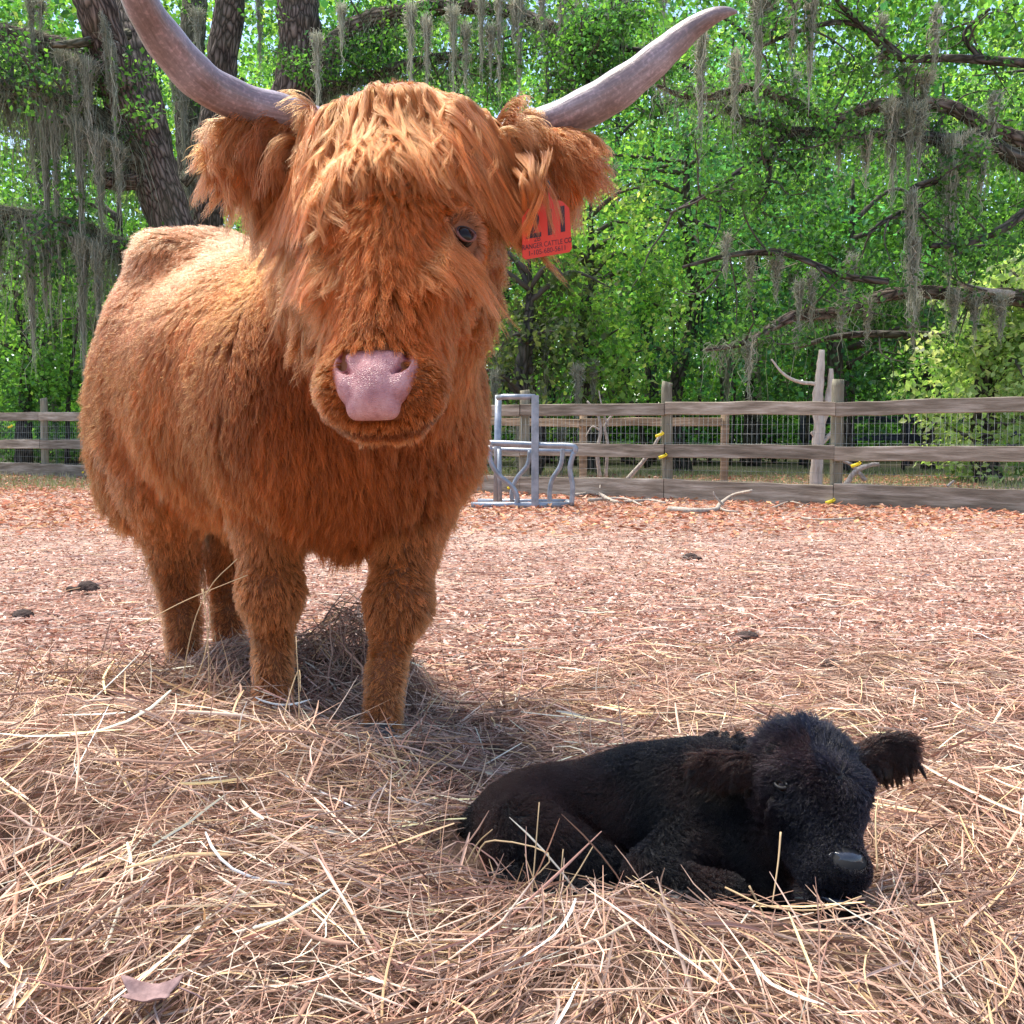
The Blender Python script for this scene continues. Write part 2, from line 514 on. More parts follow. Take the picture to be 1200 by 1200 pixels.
def make_cow():
    root = empty('highland_cow', (CC[0], CC[1], 0), 'shaggy ginger highland cow with long grey horns standing in the hay', 'cow')
    cow = Body(k=.07)
    # trunk
    cow.ell(B(0, 0, .86), (.53, .355, .355), brot)
    cow.ell(B(-.02, 0, .78), (.44, .28, .25), brot)
    cow.ell(B(.33, 0, .82), (.24, .28, .35), brot)
    cow.ell(B(-.36, 0, .95), (.27, .29, .34), brot)
    cow.cap(B(.28, 0, 1.10), B(-.45, 0, 1.20), .10, .10)
    cow.cap(B(-.33, -.15, 1.215), B(-.33, .15, 1.215), .072, k=.06)
    cow.cap(B(-.42, 0, 1.22), B(-.60, 0, 1.20), .07, .055)
    # brisket, neck
    cow.cap(B(.36, 0, .79), B(.50, .02, .74), .20, .15)
    cow.cap(B(.34, 0, .98), (-.235, 2.16, 1.10), .25, .19, k=.09)
    cow.cap((-.235, 2.2, .98), B(.46, .02, .74), .13, .15, k=.09)
    # shoulders and thighs
    for s in (-1, 1):
        cow.ell(B(.30, s * .20, .80), (.20, .165, .25), brot)
        cow.ell(B(-.40, s * .17, .76), (.20, .13, .27), brot)
    # front right leg (left in the photo): straight
    kx = []
    def leg(pts, rr, g):
        for (a, b, r1, r2) in zip(pts[:-1], pts[1:], rr[:-1], rr[1:]): cow.cap(a, b, r1, r2, g=g, k=.03)
    leg([(-.555, 2.50, .74), (-.575, 2.49, .56), (-.570, 2.46, .38), (-.570, 2.47, .20), (-.568, 2.44, .05)], [.12, .078, .054, .034, .042], 'leg')
    cow.ell((-.568, 2.445, .37), (.068, .066, .068), g='leg', k=.03)
    # front left leg (right in the photo): stepping towards the camera
    leg([(-.25, 2.62, .76), (-.24, 2.53, .58), (-.262, 2.42, .37), (-.285, 2.34, .20), (-.295, 2.30, .05)], [.13, .082, .054, .031, .038], 'leg')
    cow.ell((-.262, 2.40, .35), (.070, .066, .068), g='leg', k=.03)
    # hind legs: stifle, hock, cannon
    leg([(-.99, 2.93, .74), (-.95, 2.88, .62), (-.985, 3.03, .38), (-.95, 2.995, .2), (-.94, 2.97, .05)], [.14, .11, .055, .040, .045], 'leg')
    leg([(-.83, 3.12, .74), (-.80, 3.04, .62), (-.875, 3.20, .38), (-.86, 3.15, .2), (-.85, 3.12, .05)], [.14, .11, .053, .038, .044], 'leg')
    # head: the face looks at the camera, turned slightly to its right
    hr = unit((.995, -.09, 0)); hd = unit(np.array((-.012, -.34, -.50))); hr = unit(hr - hd * (hr @ hd)); hn = unit(np.cross(hr, hd)); hn = hn if hn[1] < 0 else -hn
    hrot = rot_from(hr, hd, hn)
    P0 = np.array((-.205, 2.03, 1.275))
    def H(x, s, n): return P0 + hr * x + hd * s + hn * n
    cow.ell(H(0, .06, -.04), (.150, .12, .12), hrot, g='head', k=.05)
    cow.ell(H(0, -.02, .02), (.120, .07, .085), hrot, g='head', k=.05)
    cow.ell(H(0, .22, .000), (.143, .165, .112), hrot, g='head', k=.05)
    cow.cap(H(0, .24, .03), H(-.004, .51, -.005), .100, .072, g='head', k=.04)
    cow.cap(H(0, .10, -.12), H(0, .42, -.06), .112, .072, g='head', k=.05)
    for s in (-1, 1):
        cow.ell(H(s * .112, .265, .03), (.042, .05, .05), hrot, g='head', k=.04)
        cow.ell(H(s * .05, .545, -.01), (.050, .052, .05), hrot, g='head', k=.03)
    cow.ell(H(0, .555, -.01), (.080, .058, .056), hrot, g='head', k=.03)
    cow.cap(H(-.034, .568, -.070), H(.034, .568, -.070), .027, g='head', k=.025)   # lower lip
    # mouth groove
    for s in (-1, 1):
        cow.cut.append(('c', H(0, .618, -.020), H(s * .078, .590, -.062), .006, .006, 'x', .012))
    # eye sockets
    EY = {}
    for s in (-1, 1):
        e = H(s * .139, .283, .062)
        EY[s] = e
        cow.cut.append(('e', e + hr * s * .012 + hn * .008, np.array((.020, .017, .02)), hrot, None, 'x', .012))
    # ears
    eb = {-1: W(368, 186, 2.04), 1: W(580, 190, 2.02)}
    et = {-1: W(262, 172, 1.99), 1: W(680, 188, 1.97)}
    for s in (-1, 1):
        a, b = eb[s], et[s]; ax = unit(b - a); fr = unit(np.cross(ax, up)); 
        rot = rot_from(ax, fr, np.cross(ax, fr))
        mid = (a + b) / 2
        cow.ell(mid, (np.linalg.norm(b - a) * .52, .018, .048), rot, g='ear', k=.03)
        cow.cap(a - ax * .04, a + ax * .03, .04, .03, g='ear', k=.03)
    lo, hi = np.array((-1.38, 1.5, -.05)), np.array((.18, 3.5, 1.5))
    coarse = cow.grid(lo, hi, .018)
    V, F = coarse.mesh()
    # exact local refinement of the head: a finer grid is blended by projecting onto the true field
    fine = cow.grid((-.50, 1.55, .68), (.12, 2.35, 1.45), .009)
    inh = np.all((V > fine.lo + .03) & (V < fine.lo + (np.array(fine.v.shape) - 1) * fine.h - .03), axis=1)
    V[~inh] = surf_project(V[~inh], coarse)
    V[inh] = surf_project(V[inh], fine)
    skin, nt, b = new_mat('cow_skin', .8, (.20, .065, .022))
    body = build('body', V, F, skin, root)
    gr = coarse
    grs = {g: cow.sdf for g in ('torso',)}

    # ---------------- coat
    def classify(P):
        d = np.stack([cow.sdf(P, (g,)) for g in ('torso', 'head', 'ear', 'leg')], -1)
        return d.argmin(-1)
    hm = hair_mat('cow_hair', rough=.32, radial=.45, tipmul=1.3, rootmul=.42)

    def field(P, N):
        """flow direction, length, lift, gravity per root on the whole cow"""
        n = len(P)
        L_ = (P - CC)
        u, v, w = L_ @ cf, L_ @ cl, P[:, 2]
        fl = np.zeros((n, 3)); ln = np.full(n, .075); li = np.full(n, .22); gv = np.full(n, .8); wv = np.full(n, .10)
        c = classify(P)
        t = c == 0
        side = np.clip(np.abs(N @ cl) * 1.3 + (w < .8) * .4, 0, 1)
        fl[t] = (-cf * .75 + np.sign(v)[:, None] * cl * .25)[t] + (-up * (.25 + 1.1 * side)[:, None])[t]
        front = t & (u > .33)
        fl[front] = (-up * 1.0 + np.sign(v)[:, None] * cl * .25)[front]
        ln[t] = .075 - .030 * np.clip((.66 - w[t]) / .15, 0, 1)
        ln[t & (w > 1.05)] = .048
        ln[front] = .07
        # the shaggy edge of the flank
        ln[t & (u < .1) & (v < -.15) & (w < .8)] = .080
        lg = c == 3
        fl[lg] = -up
        ln[lg] = np.where(w[lg] < .3, .016, .026) + .035 * np.clip((w[lg] - .42) / .2, 0, 1)
        li[lg] = .28
        # head
        h = c == 1
        Q = P - P0
        x, s, q = Q @ hr, Q @ hd, Q @ hn
        xa = np.clip(x / .08, -1, 1)
        f = hd[None] * .8 + hr[None] * (xa * 1.25)[:, None]
        f += hn[None] * (-.5 * np.clip(np.abs(x) - .08, 0, .1) / .1)[:, None]
        fl[h] = f[h]
        ln[h] = np.interp(s[h], [.0, .22, .30, .42, .49, .54, .6], [.028, .030, .062, .070, .045, .014, .012])
        ln[h & (q < -.06)] = .055
        ln[h & (q < -.03) & (s > .47)] = .016
        li[h] = np.interp(s[h], [0, .3, .5], [.35, .25, .3])
        wv[h] = np.interp(s[h], [.2, .3, .5], [.16, .14, .05])
        # around the eyes: shorter, pulled away from the eye
        for sg in (-1, 1):
            de = P - EY[sg]; r = np.linalg.norm(de, axis=1)
            near = h & (r < .075)
            k = np.clip(1 - r / .075, 0, 1)[:, None]
            fl[near] = (unit(fl) * (1 - k) + unit(de) * k * 1.6)[near]
            ln[near] = np.minimum(ln, .004 + .36 * r)[near]
            li[near] = .12
        # nose pad and mouth corners
        e = c == 2
        for sg in (-1, 1):
            ax = unit(et[sg] - eb[sg])
            m = e & (np.sign(P[:, 0] + .2) == sg)
            tt = ((P - eb[sg]) @ ax) / np.linalg.norm(et[sg] - eb[sg])
            fl[m] = (ax[None] * (.5 + .9 * tt[:, None]) + np.array((0, -.35, 0)) + up * (P[:, 2] - mid_z[sg])[:, None] * 7)[m]
            ln[m] = (.055 + .02 * tt)[m]
            li[m] = .35; gv[m] = 1.5; wv[m] = .12
        return c, fl, ln, li, gv, wv, (u, v, w, x, s, q)
    mid_z = {s: (eb[s][2] + et[s][2]) / 2 for s in (-1, 1)}

    def colour(P, N, info, c, own=None):
        u, v, w, x, s, q = info
        n = len(P)
        base = np.array((.48, .104, .017))
        tan = np.array((.62, .27, .105)); deep = np.array((.24, .050, .009)); pink = np.array((.60, .26, .14))
        col = np.repeat(base[None], n, 0)
        t = c == 0
        k = np.clip((w - .95) / .3, 0, 1) * np.clip((.25 - u) / .3, 0, 1)
        nz = vnoise(P, 7, 4)[:, 0] + .5 * vnoise(P, 17, 1)[:, 1]
        col[t] = (col * (1 - k[:, None] * .85) + tan * k[:, None] * .85)[t]
        k2 = np.clip((nz + .25) * .9, 0, .75) * (1 - k)
        col[t] = (col * (1 - k2[:, None]) + deep * k2[:, None])[t]
        lo_ = np.clip((.6 - w) / .3, 0, 1)
        fr_ = t & (u > .30); col[fr_] = col[fr_] * .62 + deep * .38
        l = c == 3
        col[l] = (col * .5 + np.array((.50, .18, .05)) * .5)[l]
        col[l & (w < .24)] = (.62, .22, .065)
        h = c == 1
        dk = h & (s > .38) & (s < .47) & (q > .02)
        kk = (np.clip(vnoise(P, 25, 9)[:, 1] * 1.2, 0, 1) * .6)[:, None]
        col[dk] = (col * (1 - kk) + np.array((.10, .035, .016)) * kk)[dk]
        mz = h & (s > .51)
        col[mz] = (.46, .12, .026)
        lip = h & (s > .565) & (q < -.03) & (q > -.066)
        col[lip] = (.17, .038, .010)
        for sg in (-1, 1):
            r = np.linalg.norm(P - EY[sg], axis=1)
            col[h & (r < .045)] = (.48, .17, .07)
        if own is not None:
            gj = np.random.default_rng(3).normal(0, .16, own.max() + 1)[own]
            col = col * np.exp(gj)[:, None]
        col = col * np.exp(RNG.normal(0, .16, n))[:, None]
        return np.clip(col, .002, .9)

    def coat(n, ng, region, wt, k, rad, name, lscale=1.0, frizz=.004, nz=.14):
        gP = sample_mesh(V, F, ng, wt); rP = sample_mesh(V, F, n, wt)
        gN, rN = gr.grad(gP), gr.grad(rP)
        c, fl, ln, li, gv, wv, info = field(gP, gN)
        fl = unit(fl) + vnoise(gP, 7, 2) * .32 + vnoise(gP, 22, 6) * nz
        ln = ln * np.exp(RNG.normal(0, .18, len(ln))) * lscale
        Gp = grow(gP, gN, fl, ln, gr, lift=li, grav=gv, wav=wv * .6, wfreq=12, seg=7)
        kl = np.clip(field(rP, gr.grad(rP))[2] / .06, .25, 1)
        P, own = clump(rP, gP, Gp, k * kl, frizz=frizz * kl)
        c2, fl2, ln2, li2, gv2, wv2, info2 = field(rP, rN)
        col = colour(rP, rN, info2, c2, own)
        # bare nose pad, eyes
        keep = np.ones(len(rP), bool)
        Q = rP - P0; x, s, q = Q @ hr, Q @ hd, Q @ hn
        keep &= ~((np.abs(x + .003) < np.interp(s, [.50, .53, .57, .62], [.044, .050, .046, .040])) & (s > .510) & (s < .618) & (q > -.004) & (c2 == 1))
        for sg in (-1, 1):
            keep &= np.linalg.norm((rP - EY[sg]) / 1, axis=1) > .026
        keep &= rP[:, 2] > .03
        P, col = P[keep], col[keep]
        return hair_obj(name, P, rad, col, hm, root)

    def w_head(C):
        Q = C - P0; s = Q @ hd
        near = (np.linalg.norm(C - H(0, .25, 0), axis=1) < .46)
        return np.where(near, 1.0, 0.0)
    def w_body(C):
        vis = np.where((unit(C - np.array((0, 0, EYE))) * 0).sum(-1) == 0, 1.0, 1.0)
        return np.where(np.linalg.norm(C - H(0, .3, 0), axis=1) < .33, .05, 1.0) * np.where((C - CC) @ cl > .25, .6, 1) * vis
    coat(int(290000 * HAIR_N), 20000, None, w_body, .34, .0006, 'body_hair', frizz=.004)
    coat(int(150000 * HAIR_N), 7000, None, w_head, .45, .00045, 'face_hair', frizz=.003, nz=.08)

    # ---------------- forelock
    # height of the skull over the face plane, so that locks lie on it
    gx = np.linspace(-.22, .22, 89); gs = np.linspace(-.16, .56, 145); gn = np.linspace(.16, -.14, 121)
    X_, S_, N_ = np.meshgrid(gx, gs, gn, indexing='ij')
    PP = P0 + X_[..., None] * hr + S_[..., None] * hd + N_[..., None] * hn
    ins = fine(PP.reshape(-1, 3)).reshape(X_.shape) < 0
    hm_n = np.where(ins.any(-1), gn[ins.argmax(-1)], np.nan)
    side = .135 - .95 * np.clip(np.abs(gx)[:, None] - .12, 0, 1) - 3.0 * np.clip(-.02 - gs[None], 0, 1) ** 1.0 * 1.2
    hm_n = np.fmax(np.where(np.isnan(hm_n), -9, hm_n), np.clip(side, -.12, .2) - .06)
    for _ in range(10):
        q = np.pad(hm_n, 1, mode='edge'); hm_n = np.maximum(hm_n * .0 + (q[:-2, 1:-1] + q[2:, 1:-1] + q[1:-1, :-2] + q[1:-1, 2:] + hm_n) / 5, hm_n - .004)
    def surf_n(x, s_):
        fx = np.clip((x - gx[0]) / (gx[1] - gx[0]), 0, len(gx) - 1.001); fs = np.clip((s_ - gs[0]) / (gs[1] - gs[0]), 0, len(gs) - 1.001)
        i, j = fx.astype(int), fs.astype(int); u, v_ = fx - i, fs - j
        return (hm_n[i, j] * (1 - u) + hm_n[i + 1, j] * u) * (1 - v_) + (hm_n[i, j + 1] * (1 - u) + hm_n[i + 1, j + 1] * u) * v_
    def fringe(ng, per, x0r, s0r, s1r, off, fan, amp, dark, seed, part=-.055, thick=.0075, name='forelock', tipc=.55):
        rs = np.random.default_rng(seed); m = 22
        x0 = rs.uniform(*x0r, ng); s0 = rs.uniform(*s0r, ng) ; s1 = rs.uniform(*s1r, ng)
        s0 = s0 + .12 * np.clip(np.abs(x0) - .06, 0, 1)
        dxp = x0 - part
        s1 = s1 - .10 * np.clip(np.abs(dxp) - .05, 0, .2) / .1 * .6
        x1 = x0 + np.clip(dxp * fan, -.075, .095) + rs.normal(0, .014, ng)
        t = np.linspace(0, 1, m)[None]
        ph = rs.uniform(0, 6.28, (ng, 1)); fq = rs.uniform(4, 9.5, (ng, 1)); am = amp * rs.uniform(.3, 1.4, (ng, 1))
        ph2 = rs.uniform(0, 6.28, (ng, 1))
        x = x0[:, None] + (x1 - x0)[:, None] * t ** .9 + am * np.sin(ph + fq * t) * t ** .8
        hook = rs.normal(0, .022, (ng, 1)) * np.clip(t - .6, 0, 1) ** 1.5 * 4
        x = x + hook
        ss = s0[:, None] + (s1 - s0)[:, None] * (t * (1 - .12 * t))
        o_ = off * rs.uniform(.6, 1.5, (ng, 1)) * np.minimum(1, .12 + t * 2.4) + am * .5 * (1 + np.cos(ph2 + fq * t)) * t
        # children
        own = np.repeat(np.arange(ng), per)
        n = len(own)
        r = np.sqrt(RNG.random((n, 1))) * thick * rs.uniform(.6, 1.5, ng)[own][:, None]; a_ = RNG.uniform(0, 6.28, (n, 1))
        gather = 1 - RNG.uniform(.25, .95, (n, 1)) * t ** 1.1
        tt = t * (1 - RNG.uniform(0, .35, (n, 1)))                    # children end at different places
        def res(A): 
            k = tt * (m - 1); i = np.minimum(k.astype(int), m - 2); f_ = k - i; R_ = A[own]
            return np.take_along_axis(R_, i, 1) * (1 - f_) + np.take_along_axis(R_, i + 1, 1) * f_
        fz = RNG.uniform(0, 6.28, (n, 1)); ff = RNG.uniform(5, 14, (n, 1)); fa = RNG.exponential(.0022, (n, 1)) * t
        X = res(x) + np.cos(a_) * r * gather * 1.3 + fa * np.sin(fz + ff * t)
        Sx = res(ss) + RNG.normal(0, .004, (n, 1))
        O = np.maximum(res(o_) + np.sin(a_) * r * gather + fa * np.cos(fz + ff * t), .002)
        Nn = surf_n(X, Sx) + O
        P = P0 + X[..., None] * hr + Sx[..., None] * hd + Nn[..., None] * hn
        over = np.clip(np.abs(X) - .17, 0, 1); P[..., 2] -= over * .8
        away = np.linalg.norm(P - (EY[1] + hn * .012), axis=2).min(1) > .027        # nothing hangs over the open eye
        gj = rs.normal(0, .24, ng)[own]; tone = (rs.random(ng)[own] ** 1.3)[:, None]
        col = np.array((.46, .112, .020)) * (1 - tone * tipc) + np.array((.74, .30, .095)) * tone * tipc
        col = col * dark * np.exp(gj + RNG.normal(0, .16, n))[:, None]
        hair_obj(name, P[away], .00045, np.clip(col[away], 0, .9), hm, root)
    K = HAIR_N
    fringe(520, int(52 * K), (-.160, .160), (-.05, .12), (.22, .33), .016, .50, .010, .75, 41, thick=.0055)
    fringe(640, int(54 * K), (-.158, .158), (-.065, .04), (.18, .32), .028, .75, .013, .92, 42, thick=.0052, tipc=.45)
    fringe(600, int(50 * K), (-.150, .150), (-.072, .0), (.13, .30), .036, .95, .015, 1.02, 43, tipc=.55, thick=.0045)
    fringe(260, int(44 * K), (-.085, .085), (.20, .34), (.36, .47), .006, 1.5, .008, .95, 45, part=-.01, thick=.0045, name='face_lock', tipc=.4)
    fringe(130, int(50 * K), (-.15, -.085), (.02, .14), (.29, .38), .026, .0, .012, .9, 44, thick=.005)
    # a few ear locks that fall across the tag
    rs = np.random.default_rng(12); ng, per, m = 13, int(30 * K), 14
    t = np.linspace(0, 1, m)[None, :, None]
    a0 = np.array([W(rs.uniform(604, 650), rs.uniform(176, 200), rs.uniform(1.90, 1.94)) for _ in range(ng)])
    a1 = np.array([W(q, rs.uniform(235, 292), 1.845) for q in np.where(rs.random(ng) < .75, rs.uniform(603, 636, ng), rs.uniform(640, 668, ng))])
    G3 = a0[:, None] * (1 - t) + a1[:, None] * t + np.array((0, -.05, .0)) * np.sin(t * math.pi) + np.array((1, 0, 0)) * np.sin(t * rs.uniform(4, 8, (ng, 1, 1)) + rs.uniform(0, 6, (ng, 1, 1))) * .004
    own = np.repeat(np.arange(ng), per)
    P = G3[own] + RNG.normal(0, .0028, (len(own), 1, 3)) * (1.3 - t) + RNG.normal(0, .002, (len(own), 1, 3)) * t ** 2 * 2
    col = np.array((.36, .095, .020)) * np.exp(rs.normal(0, .25, ng)[own] + RNG.normal(0, .15, len(own)))[:, None]
    hair_obj('ear_fringe', P, .0004, np.clip(col, 0, .9), hm, root)

    # ---------------- ear fringes
    for sg in (-1, 1):
        a, b_ = eb[sg], et[sg]; ax = unit(b_ - a); Ln = np.linalg.norm(b_ - a)
        wt = lambda C: np.where((((C - a) @ ax) > -.02) & (np.linalg.norm(C - (a + b_) / 2, axis=1) < .13), 1.0, 0.0) * (cow.sdf(C, ('ear',)) < .006)
        ng = 230
        gP = sample_mesh(V, F, ng, wt); gN = gr.grad(gP)
        tt = np.clip(((gP - a) @ ax) / Ln, 0, 1.1)
        fl = ax[None] * (.05 + .8 * tt[:, None]) + up * (.45 - .3 * tt[:, None]) + np.array((0, -.45, 0)) * RNG.uniform(0, 1.4, (ng, 1))
        fl = unit(fl) + RNG.normal(0, .26, fl.shape)
        ln = RNG.uniform(.05, .20, ng) * (1.15 - .5 * tt) * (1.0 if sg < 0 else .85)
        Gp = grow(gP, gN, fl, ln, gr, lift=.22, grav=3.4 - 1.2 * tt, wav=.10, wfreq=20, seg=11, seed=5, skin=.006)
        rP = sample_mesh(V, F, int(17000 * HAIR_N), wt)
        P, own = clump(rP, gP, Gp, RNG.uniform(.35, .85, len(rP)), frizz=.004, fr=80, jitter_len=.5)
        tone = np.random.default_rng(8).random(ng)[own][:, None]
        tcol = np.clip(((rP - a) @ ax) / Ln, 0, 1)[:, None]
        col = np.array((.36, .085, .018)) * (1 - tone * .5) + np.array((.62, .25, .08)) * tone * .5
        col = col * (.8 + .35 * tcol) * np.exp(RNG.normal(0, .18, len(own)))[:, None]
        hair_obj('ear_fringe', P, .0006, np.clip(col, 0, .9), hm, root)

    # ---------------- long locks behind the left ear and cheek
    def cheek_w(C):
        Q = C - P0; x, s, q = Q @ hr, Q @ hd, Q @ hn
        return np.where((np.abs(x) > .10) & (s > .02) & (s < .2) & (q < .04), np.where(x < 0, 1.0, .35), 0.0) * (np.abs(x) < .22)
    ng = 160
    gP = sample_mesh(V, F, ng, cheek_w); gN = gr.grad(gP)
    fl = -up[None] + np.sign(gP[:, :1] - P0[0]) * hr[None] * .6 + RNG.normal(0, .15, (ng, 3))
    Gp = grow(gP, gN, fl, RNG.uniform(.10, .19, ng) * np.where(gP[:, 0] < P0[0], 1, .5), gr, lift=.5, grav=2.6, wav=.10, wfreq=20, seg=9, seed=7, skin=.008)
    rP = sample_mesh(V, F, int(12000 * HAIR_N), cheek_w)
    P, own = clump(rP, gP, Gp, .75, frizz=.007, fr=90, jitter_len=.4)
    col = np.array((.40, .11, .024)) * np.exp(RNG.normal(0, .2, len(own)))[:, None]
    hair_obj('cheek_hair', P, .0006, np.clip(col, 0, .9), hm, root)

    # ---------------- horns
    horn, nt, b = new_mat('horn', .38)
    L = nt.links.new
    tc = nd(nt, 'ShaderNodeAttribute', attribute_name='uvw')
    mp = nd(nt, 'ShaderNodeMapping'); mp.inputs['Scale'].default_value = (3, 3, 14)
    L(tc.outputs['Vector'], mp.inputs[0])
    n1 = nd(nt, 'ShaderNodeTexNoise', _Scale=2.0, _Detail=8, _Roughness=.65); L(mp.outputs[0], n1.inputs['Vector'])
    n2 = nd(nt, 'ShaderNodeTexNoise', _Scale=150, _Detail=3); t2 = nd(nt, 'ShaderNodeTexCoord'); L(t2.outputs['Object'], n2.inputs['Vector'])
    n3 = nd(nt, 'ShaderNodeTexNoise', _Scale=9, _Detail=4); L(t2.outputs['Object'], n3.inputs['Vector'])
    r1 = ramp(nt, [(.25, (.16, .125, .13)), (.5, (.27, .22, .225)), (.72, (.38, .32, .32))], n1.outputs[0])
    r3 = ramp(nt, [(.35, (.62, .52, .50)), (.65, (1.15, 1.12, 1.2))], n3.outputs[0])
    r2 = ramp(nt, [(.50, (.92, .92, .92)), (.70, (1.45, 1.42, 1.42))], n2.outputs[0])
    m1 = nd(nt, 'ShaderNodeMix', data_type='RGBA', blend_type='MULTIPLY'); m1.inputs[0].default_value = 1
    m2 = nd(nt, 'ShaderNodeMix', data_type='RGBA', blend_type='MULTIPLY'); m2.inputs[0].default_value = 1
    L(r1.outputs[0], m1.inputs[6]); L(r2.outputs[0], m1.inputs[7]); L(m1.outputs[2], m2.inputs[6]); L(r3.outputs[0], m2.inputs[7])
    L(m2.outputs[2], b.inputs['Base Color'])
    bp = nd(nt, 'ShaderNodeBump', _Strength=.35, _Distance=.004); L(n1.outputs[0], bp.inputs['Height']); L(bp.outputs[0], b.inputs['Normal'])
    b.inputs['Coat Weight'].default_value = .2
    paths = [([(400, 158, 2.05), (340, 134, 2.02), (285, 120, 1.97), (240, 98, 1.92), (205, 62, 1.87), (175, 20, 1.81), (155, -20, 1.76), (142, -60, 1.72), (138, -100, 1.70), (140, -125, 1.69)],
              [.031, .0315, .034, .036, .0355, .031, .026, .018, .009, .003]),
             ([(555, 170, 2.05), (618, 152, 2.03), (668, 134, 2.0), (712, 112, 1.98), (752, 84, 1.96), (785, 56, 1.95), (812, 33, 1.94), (835, 19, 1.93), (852, 14, 1.93), (864, 14, 1.93)],
              [.030, .0315, .035, .036, .031, .0265, .020, .0145, .009, .0025])]
    for pts, rr in paths:
        pp = [W(*q) for q in pts]
        v, f = tube(pp, rr, 28, 60)
        ringn = 28; idx = np.arange(len(v)); a_ = (idx % ringn) / ringn * 2 * math.pi; l_ = idx // ringn / 60
        # growth swellings
        ctr = catmull(np.array(pp), 60)[np.minimum(idx // ringn, 59)]
        v = ctr + (v - ctr) * (1 + .025 * np.sin(l_ * 55) * (l_ < .6) + .03 * np.sin(a_ * 3 + l_ * 9) + vnoise(v, 30, 2)[:, :1].ravel() * .02)[:, None]
        o = build('horn', v, f, horn, root)
        add_uvw(o, v, np.column_stack([np.cos(a_), np.sin(a_), l_ * .5]))

    # ---------------- nose pad
    nose = Body(k=.012)
    nose.cap(H(-.027, .536, .052), H(.027, .536, .052), .016)
    nose.ell(H(0, .564, .046), (.036, .042, .029), hrot)
    nose.cap(H(-.024, .610, .026), H(.024, .610, .026), .019)
    nose.ell(H(0, .592, .036), (.041, .032, .028), hrot)
    for s in (-1, 1):
        nose.ell(H(s * .047, .546, .036), (.021, .034, .025), hrot)
        nose.ell(H(s * .053, .538, .038), (.013, .026, .018), hrot)
        nose.ell(H(s * .042, .574, .038), (.017, .028, .024), hrot)
    # comma-shaped nostrils sunk along the real surface
    def on(x, s_):
        n_ = np.linspace(.11, .0, 221); d_ = nose.sdf(np.array([H(x, s_, q) for q in n_]))
        k_ = np.argmax(d_ < 0); return n_[k_]
    cm = [(.047, .517, .0035), (.052, .528, .0060), (.053, .540, .0080), (.049, .551, .0085), (.042, .560, .0070), (.034, .566, .0040)]
    for s in (-1, 1):
        q = [(x_, s_, on(s * x_, s_), r_) for (x_, s_, r_) in cm]
        for a_, b_ in zip(q[:-1], q[1:]):
            nose.cut.append(('c', H(s * a_[0], a_[1], a_[2] - .002), H(s * b_[0], b_[1], b_[2] - .002), a_[3], b_[3], 'x', .003))
        nose.cut.append(('c', H(s * .051, .543, q[2][2]), H(s * .050, .546, q[2][2] - .026), .0080, .006, 'x', .004))
    NQ = [(s * x_, s_, on(s * x_, s_)) for s in (-1, 1) for (x_, s_, r_) in cm[1:5]]
    c0 = H(0, .56, .04)
    ng_ = nose.grid(c0 - .1, c0 + .1, .0026)
    v, f = ng_.mesh(); v = surf_project(v, ng_)
    nm, nt, b = new_mat('nose_skin', .36)
    L = nt.links.new
    tc = nd(nt, 'ShaderNodeTexCoord')
    vo = nd(nt, 'ShaderNodeTexVoronoi', feature='DISTANCE_TO_EDGE', _Scale=300); L(tc.outputs['Object'], vo.inputs['Vector'])
    nz = nd(nt, 'ShaderNodeTexNoise', _Scale=30, _Detail=9, _Roughness=.7); L(tc.outputs['Object'], nz.inputs['Vector'])
    r = ramp(nt, [(.32, (.30, .115, .125)), (.5, (.48, .22, .22)), (.68, (.62, .34, .33))], nz.outputs[0])
    a = nd(nt, 'ShaderNodeAttribute', attribute_name='col')
    mx = nd(nt, 'ShaderNodeMix', data_type='RGBA', blend_type='MULTIPLY'); mx.inputs[0].default_value = 1
    L(r.outputs[0], mx.inputs[6]); L(a.outputs[0], mx.inputs[7]); L(mx.outputs[2], b.inputs['Base Color'])
    bp = nd(nt, 'ShaderNodeBump', _Strength=.8, _Distance=.003); L(vo.outputs['Distance'], bp.inputs['Height']); L(bp.outputs[0], b.inputs['Normal'])
    b.inputs['Subsurface Weight'].default_value = .1; b.inputs['Specular IOR Level'].default_value = .4
    b.inputs['Subsurface Radius'].default_value = (.01, .004, .003)
    dn = np.min([np.linalg.norm(v - H(*q), axis=1) for q in [(a_, b_, c_ - .008) for (a_, b_, c_) in NQ]], axis=0)
    cc = np.ones((len(v), 3)) * np.clip((dn - .008) / .008, .06, 1)[:, None] ** np.array((.6, 1.3, 1.2))
    nose_o = build('nose', v, f, nm, root, colors=cc)
    dk = new_mat('nostril_lining', .6, (.05, .012, .012))[0]
    for sg in (-1, 1):
        ns_ = Body(k=.004); q = [a_ for a_ in NQ if a_[0] * sg > 0]
        for a_, b_ in zip(q[:-1], q[1:]): ns_.cap(H(a_[0], a_[1], a_[2] - .020), H(b_[0], b_[1], b_[2] - .020), .0095)
        c1 = H(*q[1]); g1 = ns_.grid(c1 - .05, c1 + .05, .003); v1, f1 = g1.mesh(); build('nostril', v1, f1, dk, nose_o)

    # ---------------- eyes
    em, nt, b = new_mat('eye', .04, (.012, .006, .004)); b.inputs['Specular IOR Level'].default_value = .22
    lm, nt, b2 = new_mat('eyelid', .55, (.17, .052, .034))
